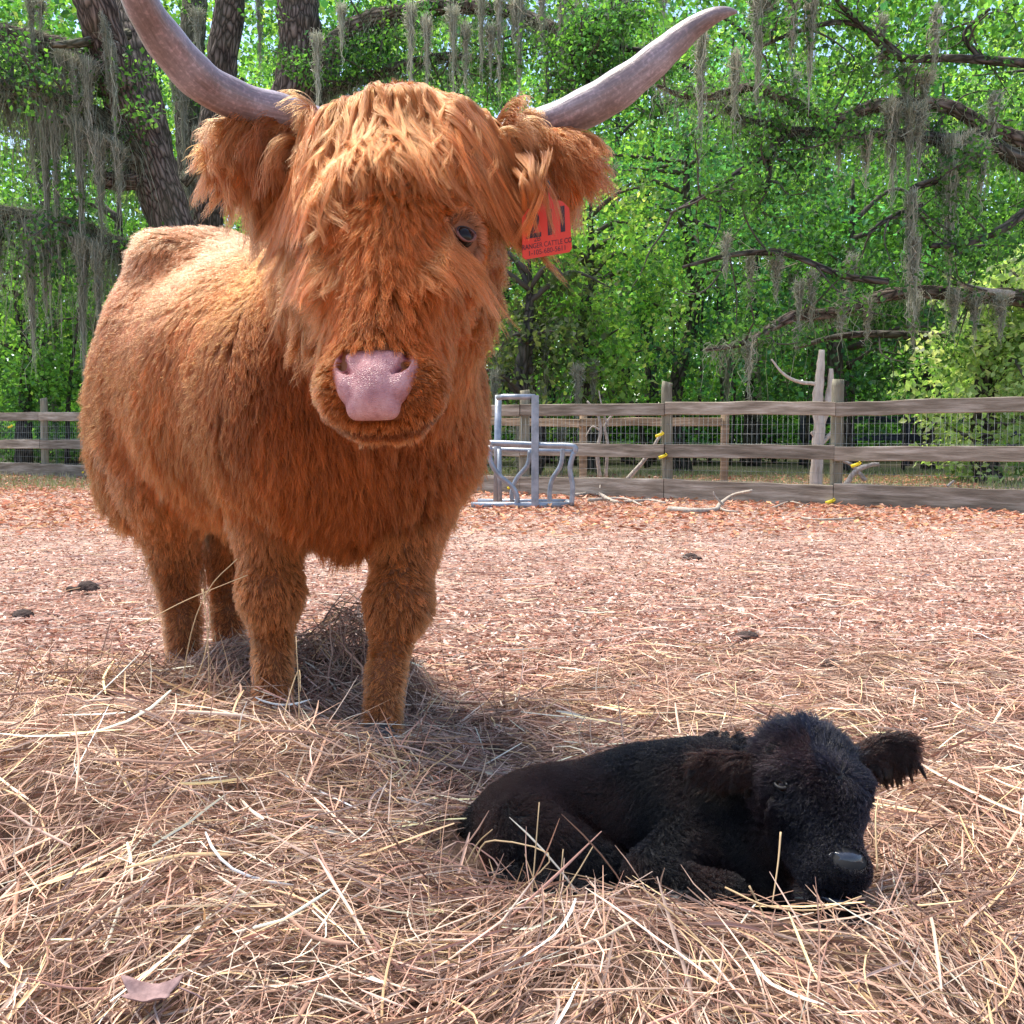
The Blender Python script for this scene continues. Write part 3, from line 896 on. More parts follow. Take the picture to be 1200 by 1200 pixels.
    for s in (-1, 1):
        ey = EY[s] + hn * -.004 - hr * s * .008
        sb = Body(); sb.ell(ey, (.019, .019, .019))
        g_ = sb.grid(ey - .03, ey + .03, .0022); v, f = g_.mesh(); v = surf_project(v, g_)
        e = build('eye', v, f, em, root)
        fwd = unit(hn * .8 + hr * s * .62); rt = unit(np.cross(up, fwd)); uu = np.cross(fwd, rt)
        a_ = np.linspace(0, 2 * math.pi, 33)[:-1]
        loop = [ey + fwd * (.0130 - .003 * abs(math.sin(t)) ) + rt * math.cos(t) * .0185 + uu * math.sin(t) * (.0132 + (.001 if math.sin(t) > 0 else 0)) for t in a_]
        loop += [loop[0]]
        v, f = tube(loop, .0028, 8, caps=False)
        build('eyelid', v, f, lm, e)
        v, f = tube([q + fwd * .002 for q in loop[:17]], .0014, 6)
        build('lash_line', v, f, new_mat('lash', .5, (.015, .006, .004))[0], e)

    # ---------------- hooves
    hm_, nt, b = new_mat('hoof', .55, (.05, .04, .035))
    for (x_, y_) in [(-.568, 2.42), (-.298, 2.28), (-.94, 2.95), (-.85, 3.10)]:
        q = Body(k=.012)
        for s in (-1, 1):
            q.cap((x_ + s * .024, y_, .035), (x_ + s * .020, y_ - .035, .026), .034, .024)
        q.cap((x_, y_, .065), (x_, y_ + .01, .04), .045, .05)
        g_ = q.grid((x_ - .1, y_ - .11, -.03), (x_ + .1, y_ + .1, .14), .006); v, f = g_.mesh(); v[:, 2] = np.maximum(v[:, 2], .002)
        build('hoof', v, f, hm_, root)

    # ---------------- tail
    tp = [B(-.58, 0, 1.17), B(-.64, .01, 1.10), B(-.655, .02, .85), B(-.62, .03, .6), B(-.58, .04, .42)]
    v, f = tube(tp, [.035, .03, .022, .016, .008], 10, 24)
    tl = build('tail', v, f, skin, root)
    n = 5000
    cp = catmull(np.array(tp), 100)
    t = RNG.random(n) ** .7
    base_ = cp[(t * 99).astype(int)] + RNG.normal(0, .012, (n, 3))
    dr = np.tile(-up, (n, 1)) + RNG.normal(0, .16, (n, 3))
    P = grow(base_, unit(RNG.normal(size=(n, 3))), dr, np.interp(t, [0, .5, 1], [.05, .15, .3]) * RNG.uniform(.7, 1.1, n), None, lift=.1, grav=1.2, wav=.08, wfreq=15, seg=7)
    P[..., 2] = np.maximum(P[..., 2], .03)
    col = np.array((.20, .065, .022)) * np.exp(RNG.normal(0, .25, n))[:, None]
    hair_obj('tail_switch', P, .0008, col, hm, tl)
    return root, dict(H=H, hr=hr, hd=hd, hn=hn, eb=eb, et=et, grid=gr)

COW, CI = make_cow()

# ------------------------------------------------------------------ ear tag
def make_tag():
    c = W(640, 262, 1.875)
    rt = unit(W(668, 257, 1.885) - W(612, 266, 1.865)); dn = unit(np.array((.035, .0, -1.0))); nrm = unit(np.cross(rt, dn))
    if nrm[1] > 0: nrm = -nrm
    root = empty('ear_tag', c, 'orange red plastic tag reading 211 hanging in the ginger cow\'s ear', 'ear tag')
    out = [(-.046, -.056), (.046, -.056), (.043, .02), (.030, .034), (.013, .040), (.008, .072), (-.008, .072), (-.013, .040), (-.032, .030), (-.044, .016)]
    # round the bottom corners
    out[0:2] = [(-.046, -.050), (-.041, -.056), (.041, -.056), (.046, -.050)]
    V = []
    for off in (.0012, -.0012):
        for (a, b) in out: V.append(c + rt * a - dn * b + nrm * off + nrm * (.06 * a * a * 8))
    n = len(out)
    V = np.array(V)
    F = [np.array([[i, (i + 1) % n, n + (i + 1) % n, n + i] for i in range(n)]), np.array([list(range(n))]), np.array([list(range(2 * n - 1, n - 1, -1))])]
    pm, nt, b = new_mat('tag_plastic', .5, (.66, .030, .005))
    build('tag_plate', V, F, pm, root, smooth=False)
    ink, nt, b = new_mat('tag_ink', .6, (.03, .006, .010))
    from mathutils import Matrix
    def text(s, size, a, b, name, xs=1.0, bold=0):
        cu = bpy.data.curves.new(name, 'FONT'); cu.body = s; cu.size = size; cu.align_x = 'CENTER'; cu.extrude = .0003; cu.offset = bold
        o = bpy.data.objects.new(name, cu)
        me = bpy.data.meshes.new_from_object(o)
        v = np.empty(len(me.vertices) * 3, np.float32); me.vertices.foreach_get('co', v); v = v.reshape(-1, 3)
        x = v[:, 0] * xs + a; y = v[:, 1] + b
        wv = c + rt * x[:, None] - dn * y[:, None] + nrm * (.0020 + .48 * x * x + v[:, 2])[:, None]
        me.vertices.foreach_set('co', wv.astype(np.float32).ravel()); me.materials.append(ink); me.name = name
        q = bpy.data.objects.new(name, me); COL.objects.link(q); put(q, root)
        return q
    text('2', .062, -.024, -.020, 'digit', .95, .0012)
    text('1', .062, .006, -.020, 'digit', .95, .0012)
    text('1', .062, .030, -.018, 'digit', .95, .0012)
    text('2B', .012, -.018, -.028, 'lettering')
    text('RANGER CATTLE CO', .0125, 0, -.0395, 'lettering', .78)
    text('1-105-680-5611', .0125, 0, -.051, 'lettering', .88)
    v, f = tube([c - dn * .066 + nrm * -.004, c - dn * .066 + nrm * .007, c - dn * .066 + nrm * .009], [.008, .008, .006], 16)
    build('button', v, f, new_mat('tag_button', .4, (.02, .02, .02))[0], root)
    v, f = tube([c - dn * .066, c - dn * .066 - nrm * .05], [.003, .003], 8)
    build('pin', v, f, pm, root)
    return root
make_tag()
# ================================================================== THE CALF
def make_calf():
    hm = hair_mat('calf_hair', rough=.24, radial=.35, tipmul=1.2, rootmul=.6, ior=1.42, diff=.30)
    root = empty('calf', G(780, 1.72), 'small black calf lying curled in the hay with its chin on the ground', 'calf')
    c = Body(k=.035)
    # curled trunk: rump at the left, spine along the top, chest at the right
    c.cap(W(625, 972, 1.80), W(760, 955, 1.80), .095, .110)
    c.cap(W(760, 955, 1.80), W(850, 945, 1.74), .110, .095)
    c.cap(W(600, 952, 1.86), W(820, 908, 1.84), .05, .060)
    c.ell(W(625, 985, 1.76), (.085, .10, .085), k=.04)
    c.cap(W(570, 975, 1.83), W(640, 960, 1.80), .045, .08)
    # folded hind leg: thigh, knee towards the front, shank back, hoof forward
    c.cap(W(620, 985, 1.70), W(700, 1020, 1.66), .065, .042, g='leg', k=.03)
    c.cap(W(700, 1026, 1.66), W(590, 1040, 1.62), .034, .026, g='leg', k=.02)
    c.cap(W(590, 1040, 1.62), W(715, 1058, 1.56), .024, .022, g='leg', k=.02)
    # folded front legs
    c.cap(W(815, 985, 1.66), W(762, 1022, 1.58), .052, .036, g='leg', k=.03)
    c.cap(W(762, 1026, 1.57), W(850, 1052, 1.52), .034, .028, g='leg', k=.02)
    c.cap(W(850, 1052, 1.52), W(800, 1062, 1.50), .026, .022, g='leg', k=.02)
    c.cap(W(860, 990, 1.66), W(900, 1050, 1.60), .05, .032, g='leg', k=.03)
    # neck
    c.cap(W(815, 935, 1.76), W(915, 930, 1.70), .090, .070, k=.045)
    c.cap(W(860, 985, 1.68), W(925, 975, 1.64), .075, .06, k=.04)
    # head: turned to the right of the photo and lowered
    hd = unit(W(984, 1008, 1.475) - W(944, 884, 1.63)); hr = unit((.93, .30, -.10)); hr = unit(hr - hd * (hr @ hd))
    hn = np.cross(hr, hd); hn = -hn if hn[1] > 0 else hn
    hrot = rot_from(hr, hd, hn)
    P0 = W(942, 884, 1.64)
    def H(x, s, n): return P0 + hr * x + hd * s + hn * n
    c.ell(H(0, .015, -.01), (.078, .060, .064), hrot, g='head', k=.03)
    c.ell(H(0, .075, -.005), (.076, .072, .062), hrot, g='head', k=.03)
    c.cap(H(0, .08, .008), H(0, .190, .000), .049, .033, g='head', k=.03)
    c.cap(H(0, .05, -.055), H(0, .185, -.035), .060, .040, g='head', k=.03)
    c.ell(H(0, .208, -.002), (.042, .028, .034), hrot, g='head', k=.02)
    c.cap(H(-.022, .232, -.042), H(.022, .232, -.042), .018, g='head', k=.015)
    EY = {}
    for s in (-1, 1):
        c.ell(H(s * .058, .070, .020), (.022, .026, .026), hrot, g='head', k=.02)
        EY[s] = H(s * .073, .088, .024)
        c.cut.append(('e', EY[s] + hr * s * .006, np.array((.008, .006, .010)), hrot, None, 'x', .006))
    for s in (-1, 1):
        c.cut.append(('c', H(0, .228, -.008), H(s * .042, .222, -.034), .0035, .0035, 'x', .008))
    # ears
    eb = {-1: W(878, 902, 1.62), 1: W(1006, 892, 1.66)}
    et = {-1: W(808, 897, 1.64), 1: W(1076, 876, 1.68)}
    ears = {}
    for s in (-1, 1):
        a, b = eb[s], et[s]; ax = unit(b - a); fr = unit(np.cross(ax, up)); rot = rot_from(ax, fr, np.cross(ax, fr))
        c.ell((a + b) / 2, (np.linalg.norm(b - a) * .55, .009, .025 if s < 0 else .033), rot, g='ear', k=.015)
        c.cap(a - ax * .03, a + ax * .02, .020, .016, g='ear', k=.02)
    lo = np.array((-.16, 1.38, -.04)); hi = np.array((.66, 2.02, .42))
    g = c.grid(lo, hi, .008)
    V, F = g.mesh(); V = surf_project(V, g)
    skin = new_mat('calf_skin', .8, (.006, .005, .005))[0]
    build('body', V, F, skin, root)
    def classify(P): return np.stack([c.sdf(P, (q,)) for q in ('torso', 'head', 'ear', 'leg')], -1).argmin(-1)
    ax_b = unit(W(830, 940, 1.74) - W(600, 960, 1.84))
    def field(P, N):
        k = classify(P); n = len(P)
        fl = np.tile(-ax_b * .7 - up * .5, (n, 1)); ln = np.full(n, .016); li = np.full(n, .22); gv = np.full(n, .3)
        Q = P - P0; x, s, q = Q @ hr, Q @ hd, Q @ hn
        h = k == 1
        # whorl on the forehead
        wx, wy = x - .012, s - .085
        r = np.sqrt(wx ** 2 + wy ** 2) + 1e-4
        f = hr[None] * (wx / r)[:, None] + hd[None] * (wy / r)[:, None] + (hr[None] * (-wy / r)[:, None] + hd[None] * (wx / r)[:, None]) * .5
        f = f * np.clip(.13 - r, 0, 1)[:, None] * 12 + hd[None] * .4 * (s > .09)[:, None] - hd[None] * .5 * (s < .04)[:, None]
        fl[h] = f[h]
        ln[h] = np.interp(s[h], [-.05, .02, .06, .12, .18, .21], [.030, .030, .020, .014, .008, .004])
        li[h] = np.interp(s[h], [-.05, .05, .15], [.5, .3, .18])
        for sg in (-1, 1):
            near = h & (np.linalg.norm(P - EY[sg], axis=1) < .022); ln[near] = .006; li[near] = .15
            m = (k == 2) & (np.sign(P[:, 0] - .41) == sg)
            fl[m] = unit(et[sg] - eb[sg]) * .8 + up * (P[m, 2] - (eb[sg][2] + et[sg][2]) / 2)[:, None] * 14
            ln[m] = .020; gv[m] = .8; li[m] = .3
        fl[k == 3] = -up * .6 + ax_b * .3; ln[k == 3] = .013
        return k, fl, ln, li, gv, (x, s, q)
    def coat(n, ng, wt, name, kk, rad):
        gP = sample_mesh(V, F, ng, wt); rP = sample_mesh(V, F, n, wt)
        gN = g.grad(gP)
        k, fl, ln, li, gv, _ = field(gP, gN)
        fl = unit(fl) + vnoise(gP, 14, 3) * .35 + vnoise(gP, 60, 8) * .06
        Gp = grow(gP, gN, fl, ln * np.exp(RNG.normal(0, .2, ng)), g, lift=li, grav=gv, wav=.05, wfreq=40, seg=5, skin=.0015)
        P, own = clump(rP, gP, Gp, kk, frizz=.0015)
        k, fl, ln, li, gv, (x, s, q) = field(rP, g.grad(rP))
        col = np.tile(np.array((.0020, .0017, .0024)), (n, 1))
        br = np.array((.034, .0115, .007))
        # sun-bleached brown on the haunch, ears, temple
        w = np.clip(1 - np.linalg.norm(rP - W(650, 955, 1.74), axis=1) / .17, 0, 1) * .9
        w = np.maximum(w, (k == 2) * .55)
        w = np.maximum(w, ((k == 1) & (x < -.02)) * np.clip(1 - np.abs(s - .04) / .07, 0, 1) * .6)
        w = np.clip(w + vnoise(rP, 18, 5)[:, 0] * .25, 0, 1)[:, None]
        col = col * (1 - w) + br * w
        bl = (k == 1)[:, None] * (1 - w) * .6  # bluish sheen on the face, put into the hair colour
        col = col * (1 - bl) + np.array((.0045, .0048, .0105)) * bl
        col *= np.exp(RNG.normal(0, .3, n))[:, None]
        keep = ~((k == 1) & ((x / .027) ** 2 + ((s - .207) / .015) ** 2 < 1) & (q > .0))
        keep &= ~((k == 1) & (np.abs(x) < .022) & (s > .238) & (q < -.022) & (q > -.06))
        for sg in (-1, 1): keep &= np.linalg.norm(rP - EY[sg], axis=1) > .009
        hair_obj(name, P[keep], rad, np.clip(col[keep], 0, 1), hm, root)
    nh = lambda C: np.where(np.linalg.norm(C - H(0, .1, 0), axis=1) < .19, 1.0, 0)
    coat(int(110000 * HAIR_N), 14000, lambda C: np.where(nh(C) > 0, .1, 1.0), 'body_hair', .4, .00045)
    coat(int(75000 * HAIR_N), 9000, nh, 'face_hair', .25, .0004)
    # curly tuft on the poll
    tw = lambda C: np.where((np.abs((C - P0) @ hr) < .07) & ((C - P0) @ hd < .02), 1.0, 0)
    gP = sample_mesh(V, F, 150, tw); gN = g.grad(gP)
    Gp = grow(gP, gN, -hd[None] * .4 + RNG.normal(0, .5, (150, 3)), RNG.uniform(.025, .045, 150), g, lift=.45, grav=1.0, wav=.5, wfreq=60, seg=9, skin=.002)
    rP = sample_mesh(V, F, int(9000 * HAIR_N), tw)
    P, own = clump(rP, gP, Gp, .8, frizz=.003, fr=140)
    hair_obj('poll_tuft', P, .0004, np.tile((.0035, .003, .0045), (len(P), 1)), hm, root)
    # ear fringe
    for sg in (-1, 1):
        a, b_ = eb[sg], et[sg]; m_ = (a + b_) / 2
        wt = lambda C: np.where((np.linalg.norm(C - m_, axis=1) < .06) & (C[:, 2] < m_[2] + .005), 1.0, 0)
        gP = sample_mesh(V, F, 60, wt); gN = g.grad(gP)
        Gp = grow(gP, gN, unit(b_ - a)[None] * .7 - up * .8 + RNG.normal(0, .15, (60, 3)), RNG.uniform(.02, .04, 60), g, lift=.15, grav=1.2, wav=.1, wfreq=50, seg=7, skin=.001)
        rP = sample_mesh(V, F, int(4500 * HAIR_N), wt)
        P, own = clump(rP, gP, Gp, .88, frizz=.001)
        hair_obj('ear_fringe', P, .00035, np.tile((.008, .004, .003), (len(P), 1)), hm, root)
    # nose and lip
    ns = Body(k=.008)
    ns.ell(H(0, .205, .025), (.022, .012, .012), hrot)
    ns.ell(H(0, .214, .014), (.015, .012, .013), hrot)
    for s in (-1, 1):
        ns.ell(H(s * .020, .203, .019), (.012, .011, .012), hrot)
        ns.cut.append(('c', H(s * .013, .213, .040), H(s * .026, .205, .030), .0024, .0046, 'x', .003))
    g2 = ns.grid(H(0, .21, .01) - .06, H(0, .21, .01) + .06, .0018); v, f = g2.mesh(); v = surf_project(v, g2)
    nm, nt, b = new_mat('calf_nose', .22, (.022, .024, .032)); b.inputs['Coat Weight'].default_value = .6; b.inputs['Coat Roughness'].default_value = .15
    vo = nd(nt, 'ShaderNodeTexVoronoi', feature='DISTANCE_TO_EDGE', _Scale=500); tc = nd(nt, 'ShaderNodeTexCoord'); nt.links.new(tc.outputs['Object'], vo.inputs['Vector'])
    bp = nd(nt, 'ShaderNodeBump', _Strength=.4, _Distance=.001); nt.links.new(vo.outputs['Distance'], bp.inputs['Height']); nt.links.new(bp.outputs[0], b.inputs['Normal'])
    build('nose', v, f, nm, root)
    v, f = tube([H(-.028, .236, -.026), H(-.014, .246, -.020), H(0, .248, -.018), H(.014, .246, -.020), H(.028, .236, -.026)], [.002, .005, .006, .005, .002], 12, 24)
    build('lip', v, f, nm, root)
    em = bpy.data.materials['eye']
    lm = new_mat('calf_lid', .5, (.004, .0035, .004))[0]
    for s in (-1, 1):
        ey = EY[s] - hr * s * .003
        q = Body(); q.ell(ey, (.0090, .0090, .0090)); g3 = q.grid(ey - .016, ey + .016, .0016); v, f = g3.mesh(); v = surf_project(v, g3)
        e = build('eye', v, f, em, root)
        fwd = unit(hr * s * .85 + hn * .5); rt = unit(np.cross(up, fwd)); uu = np.cross(fwd, rt)
        for sg2 in (1, -1):
            lp = [ey + fwd * .0068 + rt * math.cos(t) * .011 + uu * sg2 * (.001 + math.sin(t) * .0045) for t in np.linspace(0, math.pi, 14)]
            v, f = tube(lp, .0026, 8); build('eyelid', v, f, lm, e)
    hf = bpy.data.materials['hoof']
    for (a, b_) in [(W(715, 1058, 1.555), W(736, 1062, 1.545)), (W(800, 1062, 1.50), W(782, 1064, 1.495))]:
        v, f = tube([a, (a + b_) / 2, b_], [.018, .022, .015], 14, 12)
        build('hoof', v, f, hf, root)
    return root
make_calf()
# ================================================================== GROUND
def hayh(x, y):
    """depth of the hay over the ground"""
    x = np.asarray(x, float); y = np.asarray(y, float)
    def bump(cx, cy, rx, ry, h, p=2): return h * np.exp(-(((x - cx) / rx) ** 2 + ((y - cy) / ry) ** 2) ** (p / 2))
    h = bump(-1.0, 1.95, .58, .42, .15, 3) + bump(-.88, 2.55, .30, .26, .13) + bump(-.42, 2.0, .25, .2, .05) + bump(-.45, 1.7, .35, .3, .035)
    h += bump(-.25, 1.55, .55, .35, .05) + bump(.3, 1.36, .8, .2, .035) + bump(-1.3, 2.3, .4, .5, .08) + bump(0.1, 2.15, .4, .25, .02)
    P = np.stack([x, y, 0 * x], -1)
    n = vnoise(P, 5, 3)[..., 0] * .018 + vnoise(P, 13, 8)[..., 1] * .012
    edge = 1 / (1 + np.exp((y - 3.0 - .25 * np.sin(x * 2.1) - .35 * np.clip(x, 0, 2)) * 5))
    h = (h + .030 + n) * edge + bump(-.42, 2.84, .15, .17, .23) + bump(-.70, 2.82, .15, .15, .13) + bump(-.88, 2.84, .12, .10, .06) + bump(-.56, 2.40, .16, .14, .05) + bump(-.29, 2.24, .16, .12, .055)
    # hollow pressed by the calf
    h -= (.05) * np.exp(-(((x - .22) / .38) ** 2 + ((y - 1.66) / .17) ** 2) ** 1.5)
    return np.maximum(h, 0)

def make_ground():
    m, nt, b = new_mat('paddock_soil', .95)
    L = nt.links.new
    tc = nd(nt, 'ShaderNodeTexCoord')
    n1 = nd(nt, 'ShaderNodeTexNoise', _Scale=.9, _Detail=7, _Roughness=.6); L(tc.outputs['Object'], n1.inputs['Vector'])
    n2 = nd(nt, 'ShaderNodeTexNoise', _Scale=26, _Detail=6, _Roughness=.7); L(tc.outputs['Object'], n2.inputs['Vector'])
    r1 = ramp(nt, [(.3, (.30, .19, .16)), (.5, (.42, .28, .22)), (.7, (.52, .38, .31))], n1.outputs[0])
    r2 = ramp(nt, [(.3, (.45, .42, .42)), (.55, (1, 1, 1)), (.75, (1.35, 1.3, 1.3))], n2.outputs[0])
    mx = nd(nt, 'ShaderNodeMix', data_type='RGBA', blend_type='MULTIPLY'); mx.inputs[0].default_value = 1
    L(r1.outputs[0], mx.inputs[6]); L(r2.outputs[0], mx.inputs[7])
    # beyond the fence: leaf mould with grass
    sp = nd(nt, 'ShaderNodeSeparateXYZ'); L(tc.outputs['Object'], sp.inputs[0])
    mr = nd(nt, 'ShaderNodeMapRange'); mr.inputs['From Min'].default_value = 17; mr.inputs['From Max'].default_value = 19
    L(sp.outputs['Y'], mr.inputs['Value'])
    n3 = nd(nt, 'ShaderNodeTexNoise', _Scale=.5, _Detail=7); L(tc.outputs['Object'], n3.inputs['Vector'])
    r3 = ramp(nt, [(.35, (.06, .05, .03)), (.6, (.07, .08, .03))], n3.outputs[0])
    m2 = nd(nt, 'ShaderNodeMix', data_type='RGBA'); L(mr.outputs[0], m2.inputs[0]); L(mx.outputs[2], m2.inputs[6]); L(r3.outputs[0], m2.inputs[7])
    L(m2.outputs[2], b.inputs['Base Color'])
    bp = nd(nt, 'ShaderNodeBump', _Strength=.8, _Distance=.03); L(n2.outputs[0], bp.inputs['Height']); L(bp.outputs[0], b.inputs['Normal'])
    xs = np.concatenate([np.linspace(-80, -12, 18), np.linspace(-11, 11, 90), np.linspace(12, 80, 18)])
    ys = np.concatenate([np.linspace(-30, 0, 8), np.linspace(.3, 14, 110), np.linspace(15, 160, 30)])
    X, Y = np.meshgrid(xs, ys, indexing='ij')
    P = np.stack([X, Y, 0 * X], -1)
    Z = np.where((np.abs(X) < 11) & (Y > .2) & (Y < 14), vnoise(P, 1.4, 2)[..., 0] * .012 + vnoise(P, 6, 5)[..., 1] * .006, 0) - .012
    P[..., 2] = Z
    nx, ny = len(xs), len(ys)
    i = np.arange(nx - 1)[:, None]; j = np.arange(ny - 1)[None]
    F = np.stack([i * ny + j, (i + 1) * ny + j, (i + 1) * ny + j + 1, i * ny + j + 1], -1).reshape(-1, 4)
    g = build('ground', P.reshape(-1, 3), F, m)
    tag(g, kind='structure')

def litter(n, y0, y1, x0, x1, dens, size, cols, name, label, lift=.012, curl=.35, zfun=None, pw=1.6):
    """curled dead leaves lying on the ground: 5 vertices, 4 faces each"""
    u = RNG.random(n)
    y = (y0 ** (1 - pw) + u * (y1 ** (1 - pw) - y0 ** (1 - pw))) ** (1 / (1 - pw))
    x = RNG.uniform(x0, x1, n) * (y / y1 * .85 + .15)
    keep = RNG.random(n) < dens(x, y)
    x, y = x[keep], y[keep]; n = len(x)
    c = np.stack([x, y, (zfun(x, y) if zfun else 0) + RNG.uniform(.002, lift, n)], -1)
    sz = size * RNG.uniform(.6, 1.35, n) * (1 + y * .02)
    a = RNG.uniform(0, 6.28, n)
    tx, ty = RNG.normal(0, curl, n), RNG.normal(0, curl, n)
    A = np.stack([np.cos(a), np.sin(a), tx], -1); Bv = np.stack([-np.sin(a), np.cos(a), ty], -1)
    A = unit(A) * sz[:, None]; Bv = unit(Bv) * (sz * RNG.uniform(.3, .5, n))[:, None]
    cup = np.array((0, 0, 1.0)) * (sz * RNG.uniform(-.1, .35, n))[:, None]
    V = np.stack([c - A, c + Bv * 1.0 - A * .15 + cup, c + A + cup * .3, c - Bv - A * .1 + cup, c], 1)
    V[..., 2] = np.maximum(V[..., 2], c[:, None, 2] - .004)
    k = np.arange(n)[:, None] * 5
    F = np.concatenate([k + np.array([[0, 4, 1]]), k + np.array([[1, 4, 2]]), k + np.array([[2, 4, 3]]), k + np.array([[3, 4, 0]])])
    cols = np.array(cols)
    cc = cols[RNG.integers(0, len(cols), n)] * np.exp(RNG.normal(0, .25, (n, 1)))
    C = np.repeat(cc[:, None], 5, 1).reshape(-1, 3)
    o = build(name, V.reshape(-1, 3), F, LEAFM, smooth=False, colors=C)
    return tag(o, label, 'leaves', kind='stuff')

LEAFM = attr_mat('dead_leaf', .75, .15, .25)
HAYM = attr_mat('hay_straw', .55, .12, .35)

def ribbons(P, w, cols, nrm=None):
    """flat bent strips; P (n,m,3), w width -> V,F,C ; V-folded section (3 verts per ring)"""
    n, m = P.shape[:2]
    T = unit(np.gradient(P, axis=1))
    rnd = unit(RNG.normal(size=(n, 1, 3)) + np.array((0, 0, .6)))
    S = unit(np.cross(T, np.broadcast_to(rnd, T.shape)))
    Nn = np.cross(S, T)
    prof = np.ones(m); prof[-1] = .35; prof[0] = .6
    ww = (w[:, None] * prof[None])[..., None]
    V = np.stack([P - S * ww, P + Nn * ww * .7, P + S * ww], 2)
    base = (np.arange(n) * m * 3)[:, None, None, None]
    i = np.arange(m - 1)[None, :, None]; j = np.arange(2)[None, None]
    b = np.arange(n)[:, None, None] * m * 3
    F = np.stack([b + i * 3 + j, b + i * 3 + j + 1, b + (i + 1) * 3 + j + 1, b + (i + 1) * 3 + j], -1).reshape(-1, 4)
    C = np.repeat(cols, m * 3, 0)
    return V.reshape(-1, 3), F, C

def straw(n, xf, yf, lmin, lmax, w, up_, bend, lay=1.0, seg=4, keep=None):
    x, y = xf, yf
    h = hayh(x, y)
    z = h * RNG.uniform(0, 1, len(x)) ** .5 * lay + .004
    c = np.stack([x, y, z], -1)
    a = RNG.uniform(0, 6.28, len(x))
    # strands tend to lie along local swaths
    sw = vnoise(c, 3.2, 6)[:, 0] * 2.4
    a = np.where(RNG.random(len(x)) < .6, sw + RNG.normal(0, .5, len(x)), a)
    # slope of the heap
    e = .03
    gx = (hayh(x + e, y) - hayh(x - e, y)) / (2 * e); gy = (hayh(x, y + e) - hayh(x, y - e)) / (2 * e)
    d = np.stack([np.cos(a), np.sin(a), RNG.normal(0, up_, len(x))], -1)
    d[:, 2] += (gx * d[:, 0] + gy * d[:, 1]) * .9
    d = unit(d)
    ln = RNG.uniform(lmin, lmax, len(x)) * RNG.uniform(.5, 1, len(x))
    side = unit(RNG.normal(size=(len(x), 3)) * np.array((1, 1, .5)))
    t = np.linspace(-.5, .5, seg + 1)[None, :, None]
    P = c[:, None] + d[:, None] * t * ln[:, None, None] + side[:, None] * ((t * 2) ** 2 - .3) * (ln * RNG.normal(0, bend, len(x)))[:, None, None]
    kink = unit(RNG.normal(size=(len(x), 3)))
    P[:, seg // 2:] += kink[:, None] * (np.arange(seg + 1 - seg // 2)[None, :, None] * (ln * RNG.normal(0, bend * .3, len(x)))[:, None, None])
    P[..., 2] = np.maximum(P[..., 2], .003)
    if keep is not None: P = P[keep(P)]
    return P

STRAWC = np.array([(.52, .33, .24), (.44, .27, .20), (.64, .45, .34), (.26, .15, .11), (.74, .57, .46), (.50, .36, .30), (.34, .20, .14), (.60, .42, .24), (.40, .22, .17), (.17, .10, .075)])
def straw_cols(n, b=1.0):
    return np.clip(STRAWC[RNG.integers(0, len(STRAWC), n)] * np.array((1.0, .96, .91)) * np.exp(RNG.normal(0, .26, (n, 1))) * b, 0, .85)

def off_calf(P):
    """no straw through the calf's body or the cow's legs"""
    q = P.mean(1)
    inside = (((P[..., 0] - .22) / .34) ** 2 + ((P[..., 1] - 1.74) / .13) ** 2 < 1).any(1)
    hd_ = (((P[..., 0] - .43) / .10) ** 2 + ((P[..., 1] - 1.56) / .13) ** 2 < 1).any(1) & (P[..., 2] > .02).any(1)
    ok = ~(inside & (P[..., 2].max(1) > .015)) & ~hd_
    for (x_, y_) in [(-.568, 2.44), (-.295, 2.30), (-.94, 2.98), (-.85, 3.13)]:
        ok &= ~((((P[..., 0] - x_) ** 2 + (P[..., 1] - y_) ** 2) < .035 ** 2) & (P[..., 2] > .05)).any(1)
    ok &= q[:, 1] > .8
    return ok

